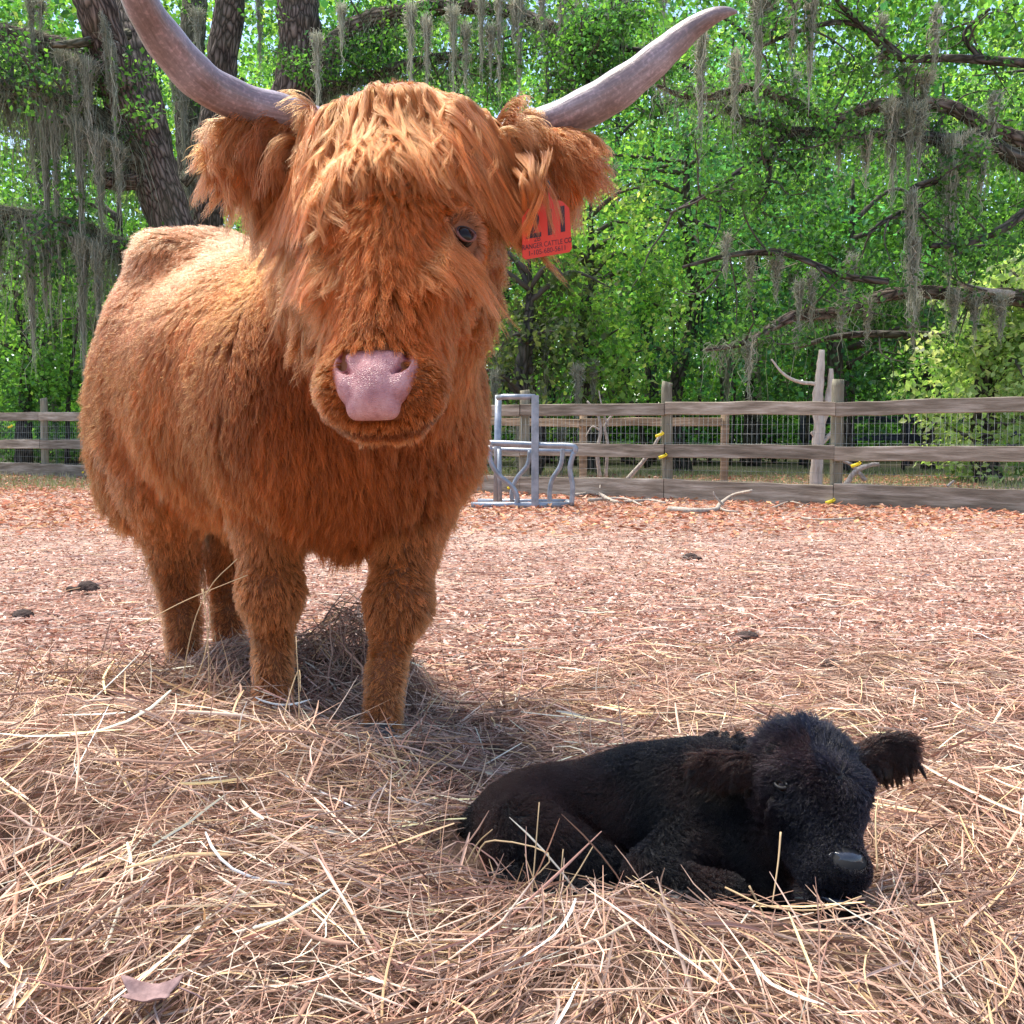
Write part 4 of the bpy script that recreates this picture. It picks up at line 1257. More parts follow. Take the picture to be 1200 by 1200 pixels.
def make_hay():
    # packed bed under the loose straw
    xs = np.linspace(-2.3, 2.6, 150); ys = np.linspace(.75, 3.6, 100)
    X, Y = np.meshgrid(xs, ys, indexing='ij')
    Z = hayh(X, Y) * .72 - .014
    V = np.stack([X, Y, Z], -1).reshape(-1, 3); ny = len(ys)
    i = np.arange(len(xs) - 1)[:, None]; j = np.arange(ny - 1)[None]
    F = np.stack([i * ny + j, (i + 1) * ny + j, (i + 1) * ny + j + 1, i * ny + j + 1], -1).reshape(-1, 4)
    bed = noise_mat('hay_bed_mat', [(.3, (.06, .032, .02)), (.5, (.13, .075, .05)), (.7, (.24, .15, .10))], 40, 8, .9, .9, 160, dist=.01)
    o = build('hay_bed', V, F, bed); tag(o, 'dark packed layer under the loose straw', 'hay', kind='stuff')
    mb = Mb()
    def lay(n, x0, x1, y0, y1, *a, dens=None, b=1.0, w=.0016, seg=4, **k):
        x = RNG.uniform(x0, x1, n); y = RNG.uniform(y0, y1, n)
        vis = np.abs(x) < y * .56 + .25
        if dens is not None: vis &= RNG.random(n) < dens(x, y)
        x, y = x[vis], y[vis]
        P = straw(len(x), x, y, *a, seg=seg, keep=off_calf, **k)
        ww = w * RNG.uniform(.5, 1.4, len(P)) 
        v, f, c = ribbons(P, ww, straw_cols(len(P), b))
        mb.add(v, f); mb.c[-1] = c
    thin = lambda x, y: (hayh(x, y) > .05) * .8 + 1 / (1 + np.exp((y - 3.05 - .25 * np.sin(x * 2.1) - .35 * np.clip(x, 0, 2)) * 4.5))
    lay(17000, -2.3, 2.4, 1.0, 3.9, .08, .20, None, .10, .08, dens=thin, b=.8, w=.0013, lay=.9)
    lay(26000, -2.3, 2.4, 1.0, 3.6, .08, .26, None, .16, .10, dens=thin, w=.0013, lay=1.05)
    lay(15000, -1.2, 1.2, 1.0, 2.2, .05, .22, None, .22, .15, w=.0010, lay=1.15)
    lay(2600, -1.4, 1.4, 1.05, 2.8, .12, .34, None, .22, .10, dens=thin, b=1.2, w=.0021, lay=1.25, seg=6)
    x = RNG.uniform(-1.15, -.15, 6500); y = RNG.uniform(2.45, 3.1, 6500); ok = hayh(x, y) > .05; x, y = x[ok], y[ok]
    P = straw(len(x), x, y, .08, .26, None, .45, .14, lay=1.2, keep=off_calf)
    P = P[P[:, :, 2].max(1) < hayh(P[:, 2, 0], P[:, 2, 1]) + .16]
    v, f, c = ribbons(P, .0014 * RNG.uniform(.5, 1.4, len(P)), straw_cols(len(P), .9)); mb.add(v, f); mb.c[-1] = c
    return mb
# wrapper: the signature of straw has width in the middle
_straw = straw
def straw(n, x, y, lmin, lmax, w, up_, bend, **k): return _straw(n, x, y, lmin, lmax, w, up_, bend, **k)

def tall_stalks(mb):
    """single long stalks sticking up out of the heap"""
    st = [  # base px,py,depth -> bend -> tip
        [(205, 870, 2.30), (222, 750, 2.28), (245, 690, 2.27), (278, 655, 2.26)],
        [(160, 735, 2.5), (215, 705, 2.42), (290, 674, 2.35)],
        [(210, 835, 2.3), (238, 775, 2.3), (246, 720, 2.3), (236, 690, 2.3)],
        [(238, 690, 2.3), (243, 740, 2.3), (246, 830, 2.3)],
        [(332, 960, 2.0), (350, 850, 2.1), (347, 745, 2.14)],
        [(322, 900, 2.0), (335, 830, 2.1), (350, 785, 2.15), (352, 810, 2.1)],
        [(612, 1110, 1.42), (622, 1060, 1.46), (632, 940, 1.52)],
        [(556, 1010, 1.56), (575, 985, 1.56), (645, 1003, 1.5), (600, 1050, 1.5)],
        [(545, 1015, 1.55), (560, 988, 1.55), (577, 972, 1.54)],
        [(662, 1110, 1.40), (655, 1060, 1.45), (660, 995, 1.48)],
        [(640, 1075, 1.42), (672, 1030, 1.47), (695, 992, 1.50)],
        [(600, 1062, 1.45), (700, 1048, 1.43), (780, 1060, 1.42)],
        [(750, 1110, 1.36), (762, 1075, 1.4), (780, 1042, 1.42)],
        [(915, 975, 1.46), (912, 1010, 1.44), (905, 1060, 1.41)],
        [(850, 1040, 1.46), (900, 1062, 1.40), (960, 1066, 1.38), (1010, 1050, 1.37)],
        [(1028, 1020, 1.46), (1026, 960, 1.5), (1030, 930, 1.56)],
        [(878, 1038, 1.42), (892, 1066, 1.41), (902, 1090, 1.38)],
        [(30, 940, 1.9), (15, 880, 1.95), (10, 820, 2.0)],
        [(70, 960, 1.9), (50, 900, 1.9), (30, 850, 1.95)],
        [(100, 860, 2.2), (90, 800, 2.25), (130, 760, 2.3)],
        [(330, 1180, 1.30), (348, 1130, 1.34), (352, 1085, 1.38)],
        [(118, 1180, 1.33), (160, 1100, 1.4), (210, 1060, 1.45)],
        [(10, 1090, 1.5), (60, 1020, 1.55), (100, 980, 1.6)],
    ]
    for q in st:
        P = catmull(np.array([W(*p) for p in q]), 12)
        P[:, 2] = np.maximum(P[:, 2], .01)
        v, f = tube(P, np.linspace(.0016, .0009, 12), 5)
        mb.add(v, f, np.array((.66, .46, .25)) * RNG.uniform(.75, 1.1))
    # random upright ones along the rim of the heap
    n = 900
    x = RNG.uniform(-1.3, 1.0, n); y = RNG.uniform(1.15, 2.9, n)
    h = hayh(x, y); ok = (RNG.random(n) < np.clip(h * 8 + .12, 0, 1)) & (np.abs(x) < y * .52)
    x, y, h = x[ok], y[ok], h[ok]; n = len(x)
    c = np.stack([x, y, h * .7], -1)
    d = unit(np.stack([RNG.normal(0, .55, n), RNG.normal(0, .45, n), RNG.uniform(.25, 1, n)], -1))
    ln = RNG.uniform(.06, .20, n)
    t = np.linspace(0, 1, 6)[None, :, None]
    P = c[:, None] + d[:, None] * t * ln[:, None, None] + unit(RNG.normal(size=(n, 3)))[:, None] * t ** 2 * (ln * .3)[:, None, None]
    P = P[off_calf(P)]
    v, f, cc = ribbons(P, .0013 * RNG.uniform(.6, 1.3, len(P)), straw_cols(len(P), 1.15))
    mb.add(v, f); mb.c[-1] = cc

make_ground()
_mb = make_hay()
tall_stalks(_mb)
tag(_mb.build('loose_hay', HAYM, None), 'loose dry straw heaped round the cow\'s feet and the calf', 'hay', kind='stuff')

LC = [(.56, .41, .34), (.42, .23, .17), (.50, .31, .24), (.30, .14, .10), (.58, .44, .37), (.62, .50, .44), (.46, .25, .18), (.24, .11, .08), (.52, .33, .24), (.36, .17, .12), (.14, .075, .055), (.40, .18, .12)]
litter(150000, 2.5, 13.5, -7.6, 7.2, lambda x, y: np.clip((y - 2.4) / .7, .12, 1), .0135, LC, 'leaf_litter', 'brown and pinkish dead leaves trodden over the paddock floor')
litter(24000, 7.2, 17.5, -9.5, 7.5, lambda x, y: np.clip((y - 7) / 3, 0, 1), .034, [(.40, .16, .09), (.48, .22, .14), (.30, .11, .07), (.56, .32, .22), (.44, .24, .12)], 'leaf_drift', 'rust red leaves below the paddock fence, shade put into their colour', lift=.03, pw=1.2)  # redder leaves stand in for the shaded band along the fence
# straw scattered thinly on the trodden floor
def scatter():
    n = 11000
    y = 2.8 + 6 * RNG.random(n) ** 1.7; x = RNG.uniform(-.62, .62, n) * y
    a = RNG.normal(0, .9, n); ln = RNG.uniform(.06, .22, n)
    t = np.linspace(-.5, .5, 4)[None, :, None]
    d = np.stack([np.cos(a), np.sin(a) , RNG.normal(0, .03, n)], -1)
    P = np.stack([x, y, RNG.uniform(.008, .022, n)], -1)[:, None] + d[:, None] * t * ln[:, None, None] + RNG.normal(0, .004, (n, 4, 3))
    P[..., 2] = np.maximum(P[..., 2], .006)
    v, f, c = ribbons(P, .0016 * RNG.uniform(.6, 1.5, n), np.clip(straw_cols(n, 1.15) * np.array((1.0, .95, 1.0)), 0, .8))
    tag(build('scattered_straw', v, f, HAYM, colors=c), 'single bits of pale straw strewn over the leaf litter', 'straw', kind='stuff')
scatter()

# a big curled dead leaf lying on the straw, bottom left
def big_leaf():
    dd = 1.5
    for _ in range(20):
        o_ = W(176, 1172, dd); dd += (o_[2] - float(hayh(o_[0], o_[1])) - .012) * .8

    pts = []
    n = 26
    for i in range(n):
        a = i / n * 2 * math.pi
        r = .024 * (1 + .16 * math.sin(a * 5 + .5) + .10 * math.sin(a * 9))
        pts.append((r * 1.35 * math.cos(a), r * math.sin(a)))
    P = np.array(pts)
    V, F = [], []
    rings = 5
    for k in range(1, rings + 1):
        q = P * k / rings
        z = .010 + q[:, 0] ** 2 * 9 + .006 * np.sin(q[:, 1] * 160) * k / rings
        V.append(np.column_stack([q, z]))
    V = np.vstack([np.concatenate(V), [[0, 0, .010]]]); V2 = V - np.array((0, 0, .0012))
    tot = len(V); F4 = []; F3 = []
    for k in range(rings - 1):
        for i in range(n): F4.append([k * n + i, k * n + (i + 1) % n, (k + 1) * n + (i + 1) % n, (k + 1) * n + i])
    for i in range(n): F3.append([tot - 1, (i + 1) % n, i])
    allV = np.vstack([V, V2])
    F4 += [[a + tot for a in reversed(f)] for f in F4[:]]; F3 += [[a + tot for a in reversed(f)] for f in F3[:]]
    for i in range(n): a = (rings - 1) * n; F4.append([a + i, a + (i + 1) % n, tot + a + (i + 1) % n, tot + a + i])
    base = np.array((o_[0], o_[1], hayh(o_[0], o_[1]) + .012))
    lf = build('dead_leaf', allV + base, [np.array(F4), np.array(F3)], noise_mat('dry_leaf', [(.3, (.13, .075, .075)), (.6, (.26, .165, .16))], 60, 6, .7, .5, 200, dist=.002), None, loc=base)
    tag(lf, 'curled mauve brown dead leaf lying on the straw at the bottom left', 'leaf')
    st, f = tube([base + (.035, 0, .016), base + (.06, -.01, .012), base + (.075, -.012, .002)], [.0012, .001, .0008], 6)
    build('leaf_stalk', st, f, lf.data.materials[0], lf)
big_leaf()

def clod(px, py, r, label, seed, hgt=.45):
    d = EYE * FPX / (py - 505); c = np.array(((px - 600) / FPX * d, d, 0))
    b = Body(k=.03)
    rs = np.random.default_rng(seed)
    for _ in range(9):
        o = rs.normal(0, .45, 3) * r; b.ell(c + o * (1, 1, .25) + (0, 0, r * .2), (r * rs.uniform(.35, .6), r * rs.uniform(.3, .5), r * hgt * rs.uniform(.5, .9)))
    g = b.grid(c - r * 2.2, c + r * 2.2, r / 9); v, f = g.mesh(); v += vnoise(v, 6 / r, 3) * r * .05
    v[:, 2] = np.maximum(v[:, 2], -.01)
    o = build('dung_clod', v, f, noise_mat('clod_%d' % seed, [(.3, (.03, .02, .018)), (.7, (.10, .065, .055))], 40, 6, .95, .8), None, loc=c)
    tag(o, label, 'dung', 'dung clods on the paddock floor')
clod(100, 694, .055, 'dark dung clod on the leaf litter left of the cow\'s hind legs', 1)
clod(22, 727, .035, 'flat dark clod at the left edge on the leaf litter', 2)
clod(812, 656, .04, 'small brown clod in the middle of the paddock above the calf', 3)
clod(980, 790, .045, 'low dark clump on the ground just above the calf\'s head', 4, .3)
clod(882, 752, .03, 'small dark clod on the leaf litter between the calf and the fence', 5, .3)
# ================================================================== FENCES AND FEEDER
wood = noise_mat('weathered_board', [(.3, (.11, .088, .066)), (.5, (.24, .20, .155)), (.7, (.44, .39, .33))], 2.2, 10, .85, .7, 9, stretch=(1, 1, 9), dist=.01, attr=True)
postm = noise_mat('post_wood', [(.3, (.12, .11, .07)), (.5, (.22, .20, .14)), (.7, (.33, .30, .22))], 5, 9, .85, .7, 14, stretch=(5, 5, .7), dist=.01, attr=True)
wirem = new_mat('galvanised_wire', .5, (.30, .31, .30))[0]; wirem.node_tree.nodes['Principled BSDF'].inputs['Metallic'].default_value = .6
yel = new_mat('yellow_plastic', .4, (.80, .62, .02))[0]

def paddock_fence():
    # the line of the fence: 1/depth is linear along the picture, so it is one straight line in plan
    def base(px): return EYE * FPX / (52 + (px - 10) * .03644)
    A = np.array(((980 - 600) / FPX * base(980), base(980), 0)); Bp = np.array(((782 - 600) / FPX * base(782), base(782), 0))
    step = Bp - A; d = unit(step); L0 = np.linalg.norm(step)
    nrm = np.array((d[1], -d[0], 0)); nrm = nrm if nrm[1] < 0 else -nrm       # towards the camera
    root = empty('paddock_fence', A, 'weathered three board paddock fence with wire netting across the back of the paddock', 'fence')
    rs = np.random.default_rng(11)
    hz = [(.105, .115), (.53, .075), (.985, .07)]     # centre height, half height
    for k in range(-2, 9):
        p = A + step * k
        r = .062
        hgt = 1.20 + rs.uniform(-.02, .05)
        v, f = tube([p + (0, 0, -.2), p + (0, 0, .4), p + (rs.normal(0, .01), 0, hgt - .012), p + (0, 0, hgt)], [r, r * .98, r * .95, r * .8], 14, 10, rough=.04)
        build('post', v, f, postm, root, colors=np.ones((len(v), 3)) * rs.uniform(.8, 1.2))
        q = p + step
        for bi, (z, hh) in enumerate(hz):
            zz = z + rs.normal(0, .006)
            c = (p + q) / 2 + nrm * (.075 + .002 * (k % 2)) + (0, 0, zz)
            tilt = rs.normal(0, .012)
            v, f = box(c, (q - p) * .4985 + np.array((0, 0, tilt)), nrm * .019, np.array((0, 0, hh * rs.uniform(.94, 1.0))), wob=.003, nseg=8, bev=.006)
            build('board', v, f, wood, root, smooth=False, colors=np.ones((len(v), 3)) * rs.uniform(.75, 1.25) * np.array((1, .97, .94)))
        # netting, 5 x 10 cm, behind the boards
        mb = Mb(); n_ = 34
        o = nrm * .060
        for i in range(n_ + 1):
            a = p + (q - p) * i / n_ + o + RNG.normal(0, .002, 3)
            v, f = tube([a + (0, 0, .02), a + (RNG.normal(0, .004), 0, 1.02)], [.0016, .0016], 3); mb.add(v, f)
        for j in range(11):
            zz = .03 + j * .099
            v, f = tube([p + o + (0, 0, zz), (p + q) / 2 + o + (0, 0, zz + RNG.normal(0, .004)), q + o + (0, 0, zz)], [.0016] * 3, 3); mb.add(v, f)
        mb.build('wire_netting', wirem, root)
    # yellow insulators
    for (px, py) in [(772, 510), (776, 535), (972, 588), (99, 553), (12, 500), (12, 522), (598, 571), (1002, 545)]:
        w = W(px, py, base(px) - .12)
        v, f = box(w, (.035, 0, .012), (0, .02, 0), (-.004, 0, .014), bev=.006)
        ins = build('insulator', v, f, yel, root)
        v, f = tube([w + (.03, -.015, 0), w + (.05, -.02, .02), w + (.03, -.03, .035)], [.006, .007, .006], 8, 8)
        build('clip', v, f, yel, ins)
    return A, step, nrm
FA, FS, FN = paddock_fence()

def rail_fence(name, label, p0, p1, nspan, hts, hh, r, mat, col, seed):
    p0, p1 = np.array(p0, float), np.array(p1, float); rs = np.random.default_rng(seed)
    root = empty(name, p0, label, 'fence')
    st = (p1 - p0) / nspan; nrm = unit(np.array((st[1], -st[0], 0))); nrm = nrm if nrm[1] < 0 else -nrm
    for k in range(nspan + 1):
        p = p0 + st * k
        v, f = tube([p + (0, 0, -.1), p + (0, 0, hts[-1] * .5), p + (0, 0, hts[-1] + .12)], [r] * 3, 10, 6, rough=.05)
        build('post', v, f, mat, root, colors=np.ones((len(v), 3)) * col * rs.uniform(.8, 1.2))
        if k < nspan:
            for z in hts:
                v, f = box(p + st * .5 + nrm * (r + .022) + (0, 0, z + rs.normal(0, .01)), st * .498 + (0, 0, rs.normal(0, .015)), nrm * .018, (0, 0, hh), wob=.004, nseg=5, bev=.006)
                build('board', v, f, mat, root, smooth=False, colors=np.ones((len(v), 3)) * col * rs.uniform(.75, 1.25))
    return root
rail_fence('lane_fence', 'older brown board fence standing behind the left half of the paddock fence', (-6, 19.4, 0), (2.75, 13.6, 0), 5, (.48, .87), .055, .055, wood, np.array((1.1, .9, .7)), 5)
rail_fence('far_fence', 'dark blue grey board fence at the edge of the woods behind the paddock', (6.5, 23.5, 0), (17.5, 22, 0), 5, (.25, .62, .98), .07, .08, wood, np.array((.16, .22, .42)), 6)

def feeder():
    # grey galvanised hay feeder panel
    m = noise_mat('galvanised_steel', [(.35, (.20, .22, .25)), (.65, (.34, .36, .40))], 9, 5, .42, .1, 40)
    m.node_tree.nodes['Principled BSDF'].inputs['Metallic'].default_value = .55
    d = 10.2
    root = empty('cattle_feeder', G(620, d), 'grey galvanised tube feeder frame standing in front of the paddock fence', 'feeder')
    S = lambda px, py, dd=d: W(px, py, dd)
    gz = lambda px, dd=d: np.array(((px - 600) / FPX * dd, dd, .03))
    def bar(name, pts, r=.026, n=None, nu=10):
        v, f = tube(pts, [r] * len(pts), nu, n); build(name, v, f, m, root)
    # upright square post in the middle, with its return bar at the top
    a = gz(627); h = S(627, 465)[2]
    v, f = box(a + (0, 0, h / 2 - .015), (0, 0, h / 2), (.036, 0, 0), (0, .036, 0), bev=.008)
    build('post', v, f, m, root, smooth=False)
    bar('top_bar', [a + (0, 0, h - .03), S(590, 465), S(584, 466, d + .1)], .028, None)
    bar('post', [gz(582, d + .35), S(584, 463, d + .35)], .036)
    # low hoop panel
    bar('rail', [S(572, 519, d + .1), S(600, 520, d + .05), S(640, 522), S(671, 523, d - .05), S(674, 530, d - .05)], .030, 20)
    bar('rail', [S(572, 526, d + .55), S(620, 528, d + .55), S(671, 529, d + .5)], .024)
    bar('base_rail', [gz(552), gz(610), gz(668)], .032)
    bar('base_rail', [gz(560, d + .55), gz(665, d + .5)], .028)
    bar('base_rail', [gz(668), gz(665, d + .5)], .028)
    bar('curved_bar', [S(574, 522, d + .05), S(575, 540), S(584, 556), S(600, 570), S(606, 582), gz(605)], .026, 24)
    bar('curved_bar', [S(621, 528, d + .5), S(618, 545, d + .5), S(606, 560, d + .5), S(600, 575, d + .5), gz(600, d + .5)], .024, 24)
    bar('curved_bar', [S(660, 524, d + .2), S(657, 545, d + .2), S(647, 562, d + .2), S(644, 578, d + .2), gz(645, d + .2)], .024, 24)
    bar('leg', [S(673, 528, d - .05), S(668, 548, d - .05), S(671, 570, d - .05), gz(670, d - .05)], .026, 16)
    bar('leg', [S(585, 526, d + .3), gz(586, d + .3)], .024)
feeder()

stick = noise_mat('bare_stick', [(.3, (.22, .18, .14)), (.7, (.48, .42, .36))], 30, 6, .85, .5, 60)
def branchy(name, label, paths, cat='branch', group=None, mat=None, rough=.1):
    c = np.array(paths[0][0][0], float)
    root = empty(name, (c[0], c[1], 0), label, cat, group)
    for i, (pts, r0, r1) in enumerate(paths):
        n = max(8, len(pts) * 5)
        v, f = tube(pts, np.linspace(r0, r1, len(pts)), 8, n, rough=rough)
        build('stem' if i == 0 else 'twig', v, f, mat or stick, root)
    return root
d0 = 10.6
def Z(px, py, dd=None):
    """point lying on the ground where the photo shows it (plus a little lift)"""
    dd = EYE * FPX / (py - 505); return np.array(((px - 600) / FPX * dd, dd, .035))
branchy('fallen_branch', 'pale bare branch lying on the leaves below the fence, reaching up to the right', [([Z(785, 601), Z(812, 603), Z(838, 602), Z(845, 598) + (0, 0, .03), Z(860, 592) + (0, 0, .07), W(881, 575, 9.6)], .03, .012), ([Z(842, 599), Z(852, 603), Z(866, 604)], .014, .005), ([W(848, 592, 9.7), W(838, 582, 9.7), W(836, 576, 9.7)], .012, .006)], group='branches lying below the fence')
branchy('fallen_branch', 'tangle of low sticks beside the feeder at the foot of the fence', [([Z(672, 584), Z(700, 582), Z(722, 592), Z(760, 590), Z(780, 593)], .025, .010), ([Z(700, 583), Z(704, 572) * (1, 1, 1) + (0, 0, .1), W(703, 572, 11.2)], .012, .005), ([Z(690, 590), Z(730, 588), Z(752, 596)], .02, .008), ([Z(716, 590), W(707, 584, 10.6), W(702, 577, 10.6)], .010, .004)], group='branches lying below the fence')
branchy('fallen_branch', 'thin curved stick on the leaves right of the pale branch', [([Z(905, 600), Z(925, 592), W(938, 590, 9.9)], .012, .005), ([Z(940, 612), Z(965, 614), Z(1010, 612)], .012, .006)], group='branches lying below the fence')
branchy('dead_sapling', 'forked bare sapling between the netting and the far woods beside the yellow clip', [([W(735, 562, 12.6), W(750, 545, 12.6), W(763, 528, 12.6), W(776, 506, 12.6), W(782, 498, 12.6)], .03, .012), ([W(763, 528, 12.6), W(756, 520, 12.6)], .01, .005)], 'sapling')
branchy('dead_sapling', 'pair of thin bare stems with forked tops behind the fence near the feeder', [([W(703, 560, 13), W(700, 530, 13), W(704, 505, 13), W(700, 485, 13), W(688, 470, 13)], .026, .012), ([W(710, 560, 13), W(712, 520, 13), W(709, 500, 13), W(718, 486, 13), W(730, 478, 13)], .022, .010), ([W(704, 505, 13), W(694, 500, 13), W(686, 512, 13)], .014, .006), ([W(712, 500, 13), W(704, 470, 13), W(702, 458, 13)], .012, .006)], 'sapling')
branchy('dead_sapling', 'crooked pale branches sticking up right of the tall fence post', [([W(990, 570, 12), W(1003, 552, 12), W(1020, 545, 12), W(1030, 544, 12)], .035, .02), ([W(1014, 563, 12), W(1003, 550, 12), W(995, 543, 12), W(985, 540, 12)], .028, .012), ([W(1110, 570, 12), W(1118, 563, 12)], .02, .01)], 'sapling')
# ================================================================== TREES
barkA = bark_mat('oak_bark', (.10, .072, .06), (.26, .20, .17), .25)
barkB = bark_mat('mossy_bark', (.10, .085, .06), (.24, .21, .16), .65)
barkD = bark_mat('dark_bark', (.05, .042, .038), (.13, .11, .10), .3)
leafm = attr_mat('live_leaf', .55, .58, .35, tint=(1.15, 1.35, .55))
mossm = attr_mat('spanish_moss', .9, .25, .1)

def limb(name, pts, rad, mat, parent, nu=14, n=None, rough=.10):
    pts = [np.array(p, float) for p in pts]
    n = n or max(10, len(pts) * 7)
    v, f = tube(pts, rad, nu, n, rough=rough, rfreq=5)
    o = build(name, v, f, mat, parent)
    idx = np.arange(len(v)); a = (idx % nu) / nu * 2 * math.pi; k = np.minimum(idx // nu, n - 1)
    ctr = catmull(np.array(pts), n); s = np.concatenate([[0], np.cumsum(np.linalg.norm(np.diff(ctr, axis=0), axis=1))])[k]
    rr = np.interp(np.linspace(0, 1, n), np.linspace(0, 1, len(rad)), rad)[k]
    add_uvw(o, v, np.column_stack([np.cos(a) * rr * 1.0, np.sin(a) * rr * 1.0, s]))
    return o

def leaf_mesh(cent, spread, per, size, cols, colj=.25, droop=.5, flat=.6):
    """many small folded leaves gathered round cluster centres -> V,F,C (4 verts, 2 faces each)"""
    cent = np.asarray(cent, float); n = len(cent) * per
    own = np.repeat(np.arange(len(cent)), per)
    sp = np.broadcast_to(np.asarray(spread, float), (len(cent),))[own]
    o = RNG.normal(size=(n, 3)); o = o / np.linalg.norm(o, axis=1, keepdims=True) * RNG.random((n, 1)) ** .45
    o[:, 2] *= flat
    c = cent[own] + o * sp[:, None]
    d = unit(RNG.normal(size=(n, 3)) + np.array((0, 0, -droop)))
    nn = unit(RNG.normal(size=(n, 3)) + np.array((0, 0, 1.1)))
    s = unit(np.cross(d, nn))
    up2 = np.cross(s, d)
    L_ = size * RNG.uniform(.6, 1.3, (n, 1)); w = L_ * RNG.uniform(.28, .42, (n, 1))
    V = np.stack([c, c + d * L_ * .5 + s * w + up2 * w * .35, c + d * L_, c + d * L_ * .5 - s * w + up2 * w * .35], 1)
    k = np.arange(n)[:, None] * 4
    F = np.concatenate([k + np.array([[0, 1, 2]]), k + np.array([[0, 2, 3]])])
    cols = np.asarray(cols, float)
    g_ = np.random.default_rng(len(cent)); tone = g_.integers(0, len(cols), len(cent))[own]; bri = np.exp(g_.normal(0, .28, len(cent)))[own][:, None]
    mixi = RNG.integers(0, len(cols), n)
    c_ = cols[np.where(RNG.random(n) < .6, tone, mixi)] * bri * np.exp(RNG.normal(0, colj, (n, 1)))
    return V.reshape(-1, 3), F, np.repeat(np.clip(c_, 0, .6)[:, None], 4, 1).reshape(-1, 3)

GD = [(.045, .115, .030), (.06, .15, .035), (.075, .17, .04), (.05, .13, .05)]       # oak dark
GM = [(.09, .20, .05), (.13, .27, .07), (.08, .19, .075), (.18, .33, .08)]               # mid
GY = [(.20, .36, .09), (.26, .42, .11), (.16, .33, .09), (.32, .46, .14)]                   # light, sunlight put into the leaf colour
GB = [(.07, .20, .10), (.09, .24, .13), (.10, .25, .11)]                                    # cool

def moss(parent, tops, length, width, n=110, tone=1.0, name='spanish_moss'):
    """one hanging beard: tops is a path (or a point) along which it hangs"""
    tops = np.atleast_2d(np.asarray(tops, float))
    if len(tops) == 1: tops = np.vstack([tops - (width * .35, 0, 0), tops + (width * .35, 0, 0)])
    n = int(n * 1.5)
    wide = np.linalg.norm(tops[-1] - tops[0])
    nt = max(1, int(round(wide / .30)))                       # one tail for every 30 cm of branch
    cent = (np.arange(nt) + RNG.uniform(.2, .8, nt)) / nt
    tl = RNG.uniform(.45, 1.0, nt); tl[RNG.integers(0, nt)] = 1.0
    k = RNG.integers(0, nt, n)
    off = RNG.normal(0, .30, n) / nt
    t = np.clip(cent[k] + off, 0, 1)
    base = np.stack([np.interp(t, np.linspace(0, 1, len(tops)), tops[:, i]) for i in range(3)], -1)
    base[:, 1] += RNG.normal(0, .08, n); base[:, 2] += RNG.normal(0, .05, n) - .03
    m = 9
    near = np.exp(-(off * nt / .28) ** 2)
    ln = length * tl[k] * (.12 + .88 * near * RNG.random(n) ** .9) * RNG.uniform(.6, 1.0, n)
    tx = np.stack([np.interp(cent[k], np.linspace(0, 1, len(tops)), tops[:, i]) for i in range(3)], -1)
    s = np.linspace(0, 1, m)[None, :, None]
    P = base[:, None] + np.array((0, 0, -1.0)) * s * ln[:, None, None]
    P[..., :2] += ((tx - base)[:, None, :2] * .8 * s ** .8)
    wob = np.sin(s * RNG.uniform(6, 22, (n, 1, 3)) + RNG.uniform(0, 6.28, (n, 1, 3))) * RNG.exponential(.028, (n, 1, 1)) * (.4 + s)
    P = P + wob * np.array((1, 1, .6)) + RNG.normal(0, .010, P.shape)
    cols = np.array([(.30, .31, .23), (.38, .39, .30), (.22, .24, .17), (.46, .45, .37)])[RNG.integers(0, 4, n)] * tone * np.exp(RNG.normal(0, .15, (n, 1)))
    v, f, c = ribbons(P, RNG.uniform(.0022, .0055, n), cols)
    return build(name, v, f, mossm, parent, colors=c)

def fuzz(parent, path, rad, n, ln=.22):
    """moss tangled along the top and sides of a limb"""
    C = catmull(np.array(path), 80); k = RNG.integers(0, 80, n)
    o = unit(RNG.normal(size=(n, 3))); p = C[k] + o * rad * RNG.uniform(.7, 1.3, (n, 1))
    d = unit(o + RNG.normal(0, .6, (n, 3)) + np.array((0, 0, -.7)))
    s = np.linspace(0, 1, 6)[None, :, None]; l_ = ln * RNG.exponential(1, (n, 1, 1))
    P = p[:, None] + d[:, None] * s * l_ * .6 + np.array((0, 0, -1)) * s ** 2 * l_ + np.sin(s * RNG.uniform(4, 15, (n, 1, 3)) + RNG.uniform(0, 6, (n, 1, 3))) * .03
    cols = np.array([(.24, .26, .18), (.32, .34, .25), (.17, .19, .12)])[RNG.integers(0, 3, n)] * np.exp(RNG.normal(0, .2, (n, 1)))
    v, f, c = ribbons(P, RNG.uniform(.002, .005, n), cols)
    tag(build('moss_tangle', v, f, mossm, parent, colors=c), kind='stuff')

def Wp(L): return [W(*q) for q in L]
def twigs(root, pts, n, ln, mat, r=.03, seed=0, down=.2):
    """side branches off a limb, returned ends carry leaves"""
    rs = np.random.default_rng(seed); C = catmull(np.array(pts), 60); ends = []
    mb = Mb()
    for i in range(n):
        k = rs.integers(4, 59); p = C[k]
        d = unit(rs.normal(size=3) * (1, .8, .7) + (0, 0, -down)); q = p
        path = [p]
        for s in range(4):
            d = unit(d + rs.normal(0, .35, 3)); q = q + d * ln * rs.uniform(.15, .35); path.append(q)
        v, f = tube(path, np.linspace(r, r * .25, 5), 5, 10); mb.add(v, f)
        ends += path[1:]
    tag(mb.build('twigs', mat, root), kind='stuff') 
    return np.array(ends)

